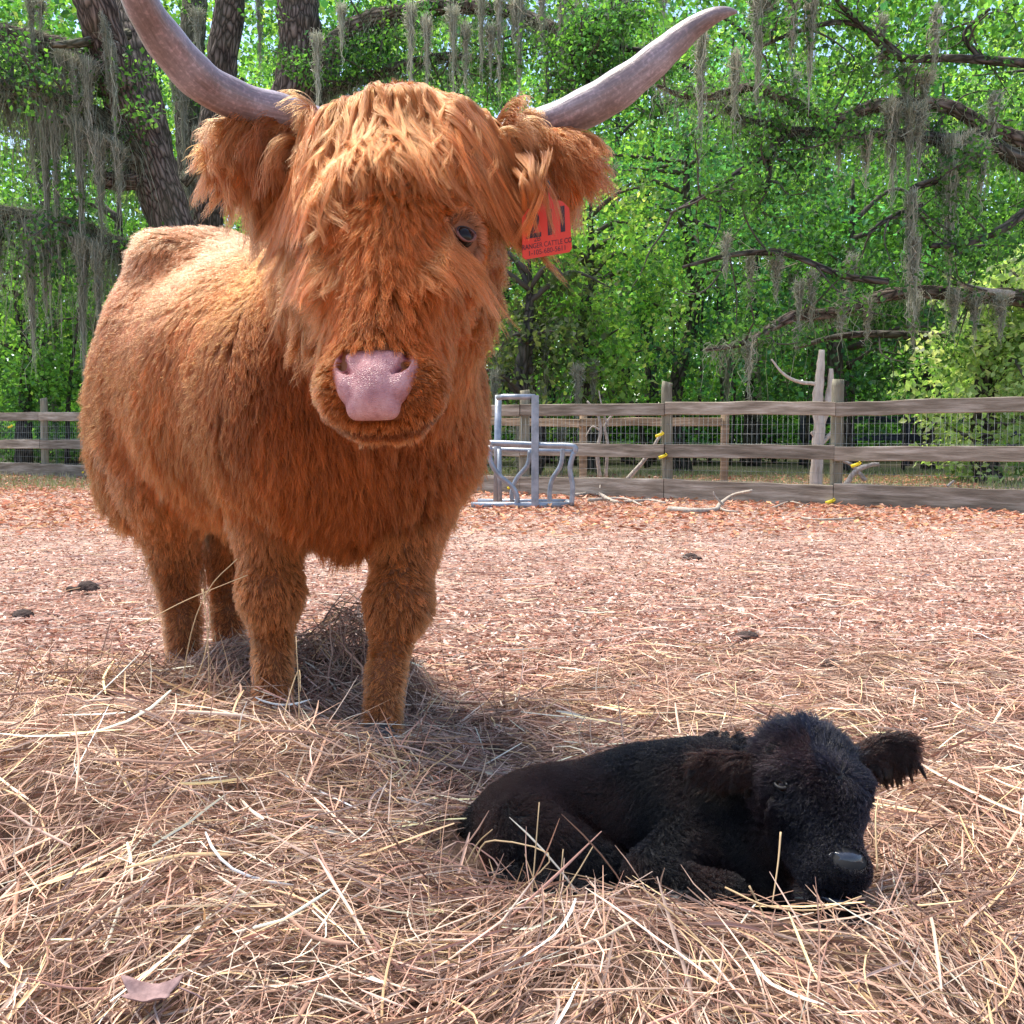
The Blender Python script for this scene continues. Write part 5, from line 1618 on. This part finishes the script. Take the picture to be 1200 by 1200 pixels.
# ---- the big leaning live oak behind the cow's back
def oak_a():
    d = 18.6
    root = empty('live_oak', G(214, d), 'big leaning live oak with a thick furrowed trunk rising behind the cow\'s rump', 'tree')
    r = d / FPX
    limb('trunk', Wp([(232, 575, d), (222, 420, d), (212, 320, d), (196, 250, d), (172, 185, d), (146, 120, d - .3), (128, 60, d - .5), (112, 5, d - .8), (90, -70, d - 1), (70, -160, d - 1.4)]), [x * r for x in (32, 28, 26, 25, 25, 24, 23, 22, 19, 14)], barkA, root, 22, 110, .10)
    limb('trunk', Wp([(205, 300, d + .3), (190, 215, d + .5), (178, 140, d + .7), (160, 70, d + 1), (150, 0, d + 1.4), (150, -100, d + 2)]), [x * r for x in (19, 20, 19, 18, 16, 12)], barkA, root, 18, 70)
    L1 = Wp([(138, 92, d), (112, 72, d), (85, 63, d - .3), (50, 52, d - .6), (5, 42, d - 1), (-60, 30, d - 1.5), (-140, 5, d - 2)])
    limb('limb', L1, [x * r for x in (20, 17, 14, 13, 12, 10, 6)], barkA, root)
    L2 = Wp([(176, 200, d), (150, 168, d - .2), (122, 150, d - .4), (80, 128, d - .7), (40, 112, d - 1), (0, 108, d - 1.2), (-80, 100, d - 1.6), (-160, 60, d - 2)])
    limb('limb', L2, [x * r for x in (24, 20, 18, 17, 16, 14, 12, 8)], barkB, root)
    L3 = Wp([(222, 320, d), (170, 304, d - .2), (130, 288, d - .4), (95, 270, d - .6), (55, 260, d - .8), (0, 250, d - 1), (-90, 240, d - 1.2)])
    limb('limb', L3, [x * r for x in (18, 15, 13, 11, 10, 9, 6)], barkB, root)
    limb('limb', Wp([(180, 205, d), (150, 212, d - .3), (128, 212, d - .5), (110, 208, d - .6)]), [x * r for x in (12, 11, 10, 7)], barkA, root, 12)
    limb('limb', Wp([(150, 40, d), (95, 50, d - 1), (60, 53, d - 1.4)]), [x * r for x in (6, 5, 3)], barkB, root, 8)
    limb('limb', Wp([(215, 215, d + .4), (232, 200, d + .4), (262, 192, d + .6), (300, 170, d + 1)]), [x * r for x in (6, 5, 4, 2)], barkB, root, 8)
    fuzz(root, L1, .22, 2200); fuzz(root, L2, .27, 4200, .3); fuzz(root, L3, .2, 3400, .3)
    e = np.vstack([twigs(root, q, 15, 1.5, barkD, .03, i) for i, q in enumerate((L1, L2, L3))])
    up_ = np.array(Wp([(70, -160, d - 1.4), (-30, -40, d - 2), (-100, 20, d - 2), (150, -100, d + 2), (230, -80, d + 1)]))
    e2 = (up_[:, None] + RNG.normal(0, .9, (5, 9, 3))).reshape(-1, 3)
    v, f, c = leaf_mesh(np.vstack([e, e2]), .42, 42, .085, GD + GM)
    build('crown', v, f, leafm, root, colors=c, smooth=False)
    for (x0, y0, x1, y1, l, n) in [(5, 112, 45, 118, 1.6, 200), (40, 115, 75, 130, 4.4, 260), (72, 130, 100, 145, 3.2, 240), (100, 150, 128, 160, 2.3, 200), (128, 160, 150, 175, 1.5, 150),
                                   (8, 45, 40, 52, 1.6, 160), (60, 55, 95, 65, 3.0, 150), (95, 65, 125, 78, 2.4, 170), (118, 5, 135, 60, 2.6, 170),
                                   (12, 255, 40, 262, 2.9, 260), (40, 262, 62, 266, 2.0, 200), (75, 270, 105, 280, 3.1, 230), (20, -10, 60, 0, 1.4, 120), (100, 280, 125, 292, 1.8, 170), (-30, 250, 10, 255, 2.5, 120)]:
        moss(root, [W(x0, y0, d - 1), W(x1, y1, d - 1)], l, .35, int(n * 1.6))
    return root
oak_a()

def oak_b():
    d = 21
    r = d / FPX
    root = empty('live_oak', G(245, d), 'upright live oak between the left horn and the cow\'s forelock with a furrowed bare trunk', 'tree')
    limb('trunk', Wp([(225, 560, d), (232, 400, d), (240, 260, d), (250, 170, d), (258, 110, d), (262, 60, d), (268, 10, d), (276, -60, d), (290, -160, d)]), [x * r for x in (26, 24, 22, 21, 18, 17, 17, 15, 10)], barkA, root, 18, 90)
    limb('trunk', Wp([(236, 300, d + .5), (228, 200, d + .8), (222, 110, d + 1), (225, 40, d + 1), (228, -30, d + 1.3), (220, -120, d + 1.5)]), [x * r for x in (18, 19, 17, 15, 14, 10)], barkB, root, 16, 70)
    e = np.array(Wp([(290, -160, d), (220, -120, d + 1.5), (330, -90, d), (180, -60, d + 1), (300, 60, d + 2), (200, 150, d + 2), (190, 90, d + 2)]))
    e = (e[:, None] + RNG.normal(0, .9, (7, 10, 3))).reshape(-1, 3)
    v, f, c = leaf_mesh(e, .45, 60, .085, GD + GM)
    build('crown', v, f, leafm, root, colors=c, smooth=False)
    for (x, y, l, n) in [(214, 95, 2.4, 200), (236, 150, 1.8, 160), (218, 200, 1.6, 160), (304, -20, 2.2, 130), (200, 60, 1.6, 120), (230, 10, 1.5, 110)]:
        moss(root, W(x, y, d - .6), l, .45, n)
oak_b()

def oak_c():
    d = 20
    r = d / FPX
    root = empty('live_oak', G(345, d), 'live oak with a forked trunk rising straight behind the cow\'s poll', 'tree')
    limb('trunk', Wp([(335, 570, d), (338, 350, d), (340, 200, d), (345, 125, d), (350, 70, d), (350, 20, d), (344, -40, d), (335, -120, d)]), [x * r for x in (36, 32, 30, 27, 25, 24, 20, 14)], barkA, root, 20, 90)
    L1 = Wp([(352, 120, d), (372, 88, d), (388, 62, d - .2), (408, 40, d - .4), (435, 24, d - .6), (470, 16, d - .8), (520, 8, d - 1), (590, 12, d - 1.5), (640, 30, d - 2), (668, 44, d - 2.3), (700, 26, d - 2.5), (730, -8, d - 2.8)])
    limb('limb', L1, [x * r for x in (16, 15, 14, 13, 12, 10, 8, 7, 6.5, 6, 5, 3)], barkA, root, 14, 90)
    L2 = Wp([(360, 130, d), (380, 112, d - .3), (405, 98, d - .5), (440, 88, d - .8), (490, 72, d - 1), (540, 66, d - 1.2), (600, 80, d - 1.4)])
    limb('limb', L2, [x * r for x in (8, 7, 6.5, 6, 5, 4, 2.5)], barkD, root, 10, 60)
    L3 = Wp([(668, 44, d - 2.3), (675, 55, d - 2.4), (672, 72, d - 2.5), (686, 92, d - 2.6), (708, 108, d - 2.8)])
    limb('limb', L3, [x * r for x in (6, 5, 3.5, 2.5, 1.5)], barkD, root, 8)
    L4 = Wp([(640, 30, d - 2), (700, 52, d - 2), (760, 62, d - 2), (820, 85, d - 2)])
    limb('limb', L4, [x * r for x in (5, 4, 3, 2)], barkD, root, 8)
    e = np.vstack([twigs(root, q, nn, 1.3, barkD, .022, 20 + i) for i, (q, nn) in enumerate(((L1, 46), (L2, 16), (L3, 12), (L4, 18)))])
    fuzz(root, L1, .18, 3000, .2); fuzz(root, L2, .1, 1500, .2)
    e2 = np.array(Wp([(335, -120, d), (400, -60, d), (480, -50, d - 1), (560, -50, d - 1), (650, -50, d - 2), (740, -40, d - 2)]))
    e2 = (e2[:, None] + RNG.normal(0, .8, (6, 9, 3))).reshape(-1, 3)
    v, f, c = leaf_mesh(np.vstack([e, e2]), .38, 42, .08, GD + GM)
    build('crown', v, f, leafm, root, colors=c, smooth=False)
    dd = 17.6
    for (x, y, l, w_, n) in [(372, 40, 1.6, .3, 150), (400, 5, 1.0, .25, 90), (485, 5, 1.5, .3, 140), (500, 20, 1.4, .3, 120), (530, 8, 1.6, .35, 130), (546, 28, 1.3, .25, 110), (563, -10, 1.6, .28, 120),
                             (588, -10, 1.75, .22, 170), (612, -10, 2.0, .26, 220), (600, 0, .9, .2, 90), (632, -10, 1.3, .22, 120), (662, -10, 1.75, .24, 180), (675, 0, 1.4, .2, 90), (732, -10, 1.05, .22, 120), (575, 30, 1.1, .3, 120), (776, -10, .6, .2, 60), (690, 5, .8, .2, 60)]:
        moss(root, W(x, y, dd), l * 1.15, w_, n, 1.25)
oak_c()

# ---- the big oak whose limbs come in from the right
def oak_d():
    d = 15
    r = d / FPX
    root = empty('live_oak', G(1420, d), 'live oak whose long crooked limbs hung with moss reach in from the right edge', 'tree')
    limb('trunk', Wp([(1420, 620, d), (1415, 450, d), (1410, 330, d), (1400, 240, d), (1420, 100, d), (1440, -80, d)]), [x * r for x in (62, 52, 48, 46, 34, 22)], barkA, root, 22, 60)
    paths = []
    def lm(L, rr, m=barkA, nu=12, n=None, par=root):
        q = Wp(L); limb('limb', q, [x * r for x in rr], m, par, nu, n); paths.append(q)
    lm([(1405, 250, d), (1300, 215, d - .2), (1230, 180, d - .4), (1188, 161, d - .5), (1150, 146, d - .6), (1120, 128, d - .7), (1090, 122, d - .8), (1055, 122, d - .9), (1025, 124, d - 1), (1000, 134, d - 1.1), (980, 141, d - 1.1), (955, 134, d - 1.2), (930, 120, d - 1.3), (905, 110, d - 1.4), (885, 102, d - 1.4), (860, 106, d - 1.5), (835, 113, d - 1.6), (800, 112, d - 1.7), (770, 100, d - 1.9)],
       (30, 20, 12, 8.5, 8, 7.5, 7, 7, 7, 6.5, 6.5, 6, 5, 5, 4.5, 4.5, 4, 3, 1.5), n=130)
    lm([(1405, 300, d), (1300, 220, d - .6), (1200, 190, d - .9), (1150, 160, d - 1), (1117, 164, d - 1), (1080, 160, d - 1), (1033, 157, d - 1.1), (980, 155, d - 1.2), (927, 154, d - 1.3), (897, 146, d - 1.4), (867, 138, d - 1.5), (850, 125, d - 1.6)],
       (22, 15, 9, 7, 7, 6.5, 6, 6, 5, 4, 3, 2), barkD, n=90)
    lm([(927, 154, d - 1.3), (912, 168, d - 1.4), (895, 186, d - 1.5), (872, 198, d - 1.6), (840, 220, d - 1.7), (812, 236, d - 1.8), (785, 250, d - 2)], (5, 4.5, 4, 3.5, 3, 2, 1.2), barkD)
    lm([(900, 180, d - 1.4), (902, 205, d - 1.5), (896, 225, d - 1.6)], (2.5, 2, 1), barkD, 8)
    lm([(1405, 380, d), (1300, 362, d - .3), (1188, 348, d - .6), (1140, 347, d - .7), (1100, 343, d - .8), (1065, 343, d - .9), (1033, 347, d - 1), (1000, 360, d - 1.1), (965, 368, d - 1.2), (933, 370, d - 1.3), (905, 383, d - 1.4), (883, 397, d - 1.5), (860, 405, d - 1.6), (828, 410, d - 1.8)],
       (26, 17, 10, 8, 7.5, 7, 7, 6.5, 6, 6, 5, 4, 3, 2), n=100)
    lm([(1188, 345, d - 1), (1150, 340, d - 1), (1122, 332, d - 1.1)], (4, 3.5, 2), stick, 8)
    lm([(1110, 200, d - 1), (1095, 212, d - 1.1), (1072, 220, d - 1.2), (1065, 235, d - 1.3)], (4, 4, 3.5, 2.5), barkD, 8)
    lm([(1130, 165, d - 1), (1112, 195, d - 1), (1110, 202, d - 1)], (4, 4, 4), barkD, 8)
    lm([(1300, 215, d - .2), (1210, 245, d - .8), (1175, 268, d - 1), (1130, 285, d - 1.2), (1090, 288, d - 1.4)], (9, 6, 5, 4, 2.5), barkD)
    lm([(1080, 240, d - 1.2), (1040, 257, d - 1.3), (1015, 276, d - 1.4)], (3, 2.8, 1.5), barkD, 8)
    lm([(1040, 330, d - 1.4), (985, 322, d - 1.5), (930, 300, d - 1.6), (890, 296, d - 1.7), (850, 300, d - 1.8), (800, 313, d - 2)], (4, 3.5, 3, 3, 2.5, 1.5), barkD, 8)
    lm([(1410, 160, d), (1280, 90, d - .5), (1150, 70, d - 1), (1060, 68, d - 1.2), (1033, 53, d - 1.4), (1010, 30, d - 1.5), (985, 5, d - 1.6), (960, -30, d - 1.8)], (14, 7, 4.5, 4, 3.5, 3, 2.5, 1.5), barkD, n=60)
    lm([(1060, 68, d - 1.2), (1000, 28, d - 1.4), (940, 35, d - 1.6), (880, 60, d - 1.8)], (4, 3, 2.5, 1.5), barkD, 8)
    lm([(1150, 70, d - 1), (1130, 40, d - 1), (1160, 10, d - 1.1)], (3, 2.5, 1.5), barkD, 8)
    lm([(1380, 420, d + .4), (1250, 400, d + .4), (1120, 395, d + .4), (1000, 392, d + .4), (930, 408, d + .4)], (14, 8, 6, 4, 2), barkD)
    for q in paths[:2]: fuzz(root, q[2:], .09, 1000, .12)
    fuzz(root, paths[4][2:], .08, 700, .12)
    e = np.vstack([twigs(root, q, 14 if len(q) > 6 else 5, 1.0, barkD, .016, 40 + i) for i, q in enumerate(paths)])
    v, f, c = leaf_mesh(e, .30, 26, .07, GD + GM[:2])
    build('crown', v, f, leafm, root, colors=c, smooth=False)
    up_ = np.array(Wp([(1440, -80, d), (1300, -60, d), (1180, -60, d - 1), (1060, -60, d - 1), (950, -50, d - 1), (860, -50, d - 1), (1330, 60, d), (1260, 300, d)]))
    up_ = (up_[:, None] + RNG.normal(0, .8, (8, 9, 3))).reshape(-1, 3)
    v, f, c = leaf_mesh(up_, .45, 60, .08, GD + GM[:2])
    build('crown', v, f, leafm, root, colors=c, smooth=False)
    for (x, y, l, w_, n, dd) in [(824, 38, 1.95, .17, 170, 13), (861, 62, 1.25, .15, 120, 13), (889, -10, 1.65, .26, 240, 13), (905, -5, .6, .25, 90, 13), (931, -10, 1.15, .2, 160, 13), (951, -10, 1.6, .16, 170, 13),
                             (1040, 118, 1.0, .25, 130, 13.8), (1050, 122, 1.6, .22, 170, 13.9), (1066, 124, 1.3, .2, 170, 13.8), (1078, 122, 1.1, .25, 170, 13.8), (1012, 158, .8, .2, 110, 13.8), (985, 155, .7, .15, 60, 13.8),
                             (1100, 10, 1.1, .2, 130, 13.8), (1112, 160, 2.2, .22, 200, 13.8), (1122, 160, 2.7, .22, 230, 13.8), (1135, 158, 1.1, .25, 160, 13.8), (1150, 165, 1.0, .25, 120, 13.8), (1030, 20, .9, .3, 120, 14), (1035, 60, .7, .3, 120, 14),
                             (1068, 225, 1.9, .18, 170, 13.6), (1071, 280, 1.4, .16, 130, 13.6), (1060, 78, .9, .4, 200, 14), (1090, 85, .8, .4, 160, 14), (1170, 110, .9, .3, 120, 14),
                             (952, 318, 1.0, .2, 110, 13.6), (935, 330, 1.0, .2, 90, 13.6), (1000, 300, .9, .2, 90, 13.6), (988, 345, .7, .2, 80, 13.6), (905, 300, .7, .35, 130, 13.4), (1120, 340, .8, .3, 130, 13.9), (1143, 345, .8, .25, 120, 13.9), (1175, 347, .8, .3, 130, 13.9), (1073, 345, 1.0, .2, 120, 13.9),
                             (876, 300, .9, .2, 80, 13.4), (880, 395, 1.0, .15, 70, 13.4), (1017, 350, .8, .2, 90, 13.8), (853, 275, .7, .15, 70, 13)]:
        moss(root, W(x, y, dd), l, w_, n, 1.1)
oak_d()

# ---- free-standing woodland trees beyond the fence, each a trunk, boughs and a crown of its own
def tree(px, d, hgt, cr, label, cols, per=70, ncl=150, size=.11, lean=0, low=1.4, bark=None, seed=0, name='woodland_tree', mossn=0, trunk_r=.16, spread=.62, group='woodland trees beyond the paddock'):
    rs = np.random.default_rng(seed)
    b = G(px, d); root = empty(name, b, label, 'tree', group)
    top = b + (lean, 0, hgt)
    midp = b + (lean * .3 + rs.normal(0, .2), rs.normal(0, .2), hgt * .45)
    limb('trunk', [b + (0, 0, -.1), b + (rs.normal(0, .08), 0, hgt * .2), midp, b + (lean * .7, 0, hgt * .75), top], [trunk_r * 1.3, trunk_r, trunk_r * .8, trunk_r * .5, trunk_r * .15], bark or barkD, root, 10, 30)
    mb = Mb(); ends = []
    for i in range(16):
        z = hgt * rs.uniform(.22, .95); p = b + (lean * z / hgt, 0, z); a = rs.uniform(0, 6.28)
        q = p + np.array((math.cos(a) * cr, math.sin(a) * cr, rs.uniform(.0, .6))) * rs.uniform(.5, 1)
        m_ = (p + q) / 2 + (0, 0, rs.uniform(-.1, .4))
        v, f = tube([p, m_, q], [trunk_r * .35, trunk_r * .22, trunk_r * .07], 5, 9); mb.add(v, f); ends += [q, m_]
    tag(mb.build('boughs', bark or barkD, root), kind='stuff')
    k = ncl
    o = unit(rs.normal(size=(k, 3))) * rs.random((k, 1)) ** .4
    cz = (hgt + low) / 2
    c = b + np.array((lean * .6, 0, cz)) + o * np.array((cr, cr, (hgt - low) / 2 + .3))
    g = vnoise(c, 1.3, seed % 7)[:, 0]
    c = np.vstack([c[g > 0], np.array(ends)])
    v, f, col = leaf_mesh(c, spread, per, size, cols)
    build('crown', v, f, leafm, root, colors=col, smooth=False)
    for i in range(mossn):
        q = c[rs.integers(0, len(c))]
        q = np.array((q[0], q[1] - .3, q[2])); moss(root, q, rs.uniform(.8, 2.2), .35, 120)
    return root

T = 'woodland tree'
# row close behind the fence
tree(30, 22.5, 4.6, 2.1, 'bushy bright green tree under the moss at the left edge', GM + GY[:1], seed=1, low=.6, mossn=4, ncl=150)
tree(150, 24, 6.5, 2.3, 'dark leafed tree standing behind the leaning oak', GD + GM[:1], seed=2, low=.8, mossn=3)
tree(-120, 23, 8, 2.8, 'tall tree left of the bright bush, half out of the picture', GD + GM, seed=3, mossn=2)
tree(620, 17.5, 3.6, 1.35, 'moss shrouded grey green tree right beside the cow\'s shoulder', [(.12, .14, .07), (.09, .13, .05), (.16, .19, .09)] , seed=4, low=.3, mossn=12, ncl=80, per=45, spread=.5)
tree(690, 19, 4.9, 1.7, 'light yellow green tree below the right ear tag', GY + GY + [(.40, .50, .16)], seed=5, low=.7, ncl=150)
tree(800, 20, 6.6, 2.0, 'cool green tree under the right horn tip', GB + GM, seed=6, low=.8, mossn=3)
tree(880, 23, 9.5, 2.4, 'tall mid green tree rising above the tall fence posts', GM + GB, seed=7, mossn=3)
tree(990, 19, 5.2, 1.9, 'dark dense tree behind the pale dead trunk', GD + GB[:1], seed=8, low=.9, ncl=130, mossn=3)
tree(1160, 15.2, 2.9, 1.2, 'bright sunlit bush at the right edge behind the fence', [(.34, .46, .20), (.42, .52, .26), (.26, .38, .16)], seed=9, low=.25, ncl=100, per=60, spread=.45)  # sunlight on this bush is put into its bright leaf colours
tree(1090, 21, 7.5, 2.1, 'slender mid green tree left of the sunlit bush', GM + GD, seed=10, low=1.4)
tree(1260, 21, 9.0, 2.6, 'full crowned tree beyond the right edge', GM + GD, seed=11)
tree(640, 25, 9.8, 2.5, 'tall tree with deep green crown above the cow\'s ear', GM + GD, seed=12)
tree(460, 24, 9.0, 2.4, 'tree hidden behind the cow\'s head with its top above the forelock', GM + GY[:1], seed=13)
tree(350, 26, 9.5, 2.6, 'bright green tree seen between the two upright oak trunks', GM + GY, seed=14)
tree(760, 26, 10.5, 2.6, 'broad tree filling the gap under the right horn', GM + GB, seed=15)
# second row, sunlit
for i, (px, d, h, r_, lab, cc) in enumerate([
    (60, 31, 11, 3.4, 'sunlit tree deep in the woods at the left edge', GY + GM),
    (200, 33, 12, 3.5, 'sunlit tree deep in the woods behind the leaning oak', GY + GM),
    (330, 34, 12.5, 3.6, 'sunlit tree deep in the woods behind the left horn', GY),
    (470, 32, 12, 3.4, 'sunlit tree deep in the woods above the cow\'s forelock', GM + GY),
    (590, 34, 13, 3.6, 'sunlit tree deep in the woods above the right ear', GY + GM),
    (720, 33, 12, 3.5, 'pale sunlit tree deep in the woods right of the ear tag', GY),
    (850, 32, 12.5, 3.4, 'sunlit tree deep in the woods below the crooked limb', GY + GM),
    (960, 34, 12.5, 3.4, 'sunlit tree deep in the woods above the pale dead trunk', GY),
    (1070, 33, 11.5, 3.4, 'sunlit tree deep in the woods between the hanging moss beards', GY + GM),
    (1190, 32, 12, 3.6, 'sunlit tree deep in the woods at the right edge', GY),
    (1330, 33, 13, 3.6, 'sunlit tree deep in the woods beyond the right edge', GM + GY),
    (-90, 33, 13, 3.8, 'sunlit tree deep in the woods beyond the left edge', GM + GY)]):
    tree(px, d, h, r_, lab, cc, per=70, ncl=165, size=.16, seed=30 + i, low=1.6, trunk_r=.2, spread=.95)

# thin stems in the shade under the crowns
def stems():
    rs = np.random.default_rng(77)
    xs = np.linspace(610, 1200, 30) + rs.normal(0, 8, 30)
    k = 0
    for px in list(xs) + [25, 50, 80]:
        d = rs.uniform(19, 27); b = G(px, d); h = rs.uniform(2.5, 4.5); l = rs.normal(0, .35)
        r_ = rs.uniform(.03, .075)
        v, f = tube([b, b + (l * .4 + rs.normal(0, .05), 0, h * .4), b + (l * .8, 0, h * .75), b + (l, 0, h)], [r_, r_ * .8, r_ * .6, r_ * .3], 7, 14)
        o = build('sapling', v, f, barkD, None, loc=b); add_uvw(o, v, v)
        v2, f2, c2 = leaf_mesh(b + (l, 0, h) + rs.normal(0, .35, (7, 3)), .35, 40, .1, GD + GM[:1])
        build('crown', v2, f2, leafm, o, colors=c2, smooth=False)
        tag(o, 'thin dark stemmed sapling in the shade of the woods behind the fence', 'sapling', 'saplings in the shade behind the fence')
stems()

# low shrubs along the wood's edge
def shrubs():
    rs = np.random.default_rng(5)
    L = [(20, 'left edge'), (90, 'the old lane fence'), (560, 'the cow\'s shoulder'), (660, 'the feeder'), (735, 'the forked sapling'), (830, 'the first tall post'), (905, 'the pale dead trunk, on its left'), (1035, 'the crooked pale branches'), (1100, 'the sunlit bush'), (1210, 'the right edge'), (180, 'the leaning oak'), (300, 'the cow\'s back')]
    L += [(620, 'the left end of the feeder'), (700, 'the thin forked stems'), (780, 'the second tall post'), (870, 'the left part of the netting'), (975, 'the stub beside the tall post'), (1150, 'the sunny bush at the right'), (50, 'the left stretch of fence'), (130, 'the cow\'s rump')]
    for i, (px, w) in enumerate(L):
        d = rs.uniform(23.5, 27.5); b = G(px, d); h = rs.uniform(1.1, 1.9)
        root = empty('shrub', b, 'low dark green shrub in the wood\'s edge behind ' + w, 'shrub', 'shrubs at the edge of the woods')
        mb = Mb()
        for k in range(7):
            e = b + (rs.normal(0, .6), rs.normal(0, .3), h * rs.uniform(.6, 1)); v, f = tube([b + rs.normal(0, .05, 3) * (1, 1, 0), (b + e) / 2 + rs.normal(0, .08, 3), e], [.025, .016, .006], 5, 8); mb.add(v, f)
        mb.build('stems', barkD, root)
        c = b + rs.normal(size=(46, 3)) * (1.3, .7, .35) + (0, 0, h * .55)
        c[:, 2] = np.maximum(c[:, 2], .25)
        v, f, col = leaf_mesh(c, .42, 60, .11, GD + GM)
        v[:, 2] = np.maximum(v[:, 2], .02)
        build('foliage', v, f, leafm, root, colors=col, smooth=False)
shrubs()

# the pale dead trunk behind the fence
def snag():
    d = 12.4; root = empty('dead_tree', G(958, d), 'pale barkless dead tree trunk standing just behind the fence', 'tree')
    pm = noise_mat('bare_wood', [(.3, (.36, .29, .22)), (.7, (.62, .54, .45))], 9, 7, .8, .5, 20, stretch=(3, 3, .6))
    r = d / FPX
    def t(name, L, rr, n=30):
        v, f = tube(Wp(L), [x * r for x in rr], 10, n, rough=.12); return build(name, v, f, pm, root)
    t('trunk', [(956, 579, d), (957, 540, d), (960, 500, d), (958, 470, d), (961, 440, d), (963, 410, d)], (8, 7, 6.5, 6, 5, 3.5))
    t('bough', [(958, 505, d), (968, 480, d), (973, 455, d), (974, 432, d)], (5, 5, 4, 2.5))
    t('bough', [(957, 450, d), (935, 447, d), (918, 438, d), (904, 421, d)], (2.2, 2, 1.6, 1))
    t('bough', [(962, 520, d), (972, 510, d), (976, 503, d)], (3, 2.5, 1.5))
    t('stub', [(956, 512, d), (951, 506, d)], (3, 2))
snag()

# strip of sunny grass behind the fence
def grass():
    n = 26000
    y = RNG.uniform(13.2, 19.5, n); x = RNG.uniform(-.62, .62, n) * y
    h = .04 + .10 * RNG.random(n) ** 2
    b = np.stack([x, y, np.full(n, -.01)], -1)
    a = RNG.uniform(0, 6.28, n); s = np.stack([np.cos(a), np.sin(a), 0 * a], -1) * .008
    tip = b + np.stack([RNG.normal(0, .03, n), RNG.normal(0, .03, n), h], -1)
    V = np.stack([b - s, b + s, tip], 1).reshape(-1, 3)
    F = np.arange(3 * n).reshape(-1, 3)
    cols = np.array([(.30, .34, .12), (.22, .28, .08), (.45, .42, .22), (.38, .30, .16)])[RNG.integers(0, 4, n)]
    tag(build('grass', V, F, LEAFM, colors=np.repeat(cols, 3, 0), smooth=False), 'short sunny grass between the paddock fence and the woods', 'grass', kind='stuff')
grass()

# the far wood closes the view
def far_wood():
    rs = np.random.default_rng(3)
    n = 3000
    x = rs.uniform(-34, 34, n); y = rs.uniform(40, 50, n); z = 20 * rs.random(n) ** 1.05 + .3
    c = np.stack([x, y, z], -1); c = c[vnoise(c, .5, 2)[:, 0] > -.75]
    lowc = np.stack([rs.uniform(-42, 42, 900), rs.uniform(51, 57, 900), rs.uniform(.3, 7, 900)], -1); c = np.vstack([c, lowc])
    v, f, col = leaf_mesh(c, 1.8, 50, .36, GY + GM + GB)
    tag(build('far_wood', v, f, leafm, colors=col, smooth=False), 'mass of bright green woodland closing the view far behind', 'woods', kind='stuff')
far_wood()
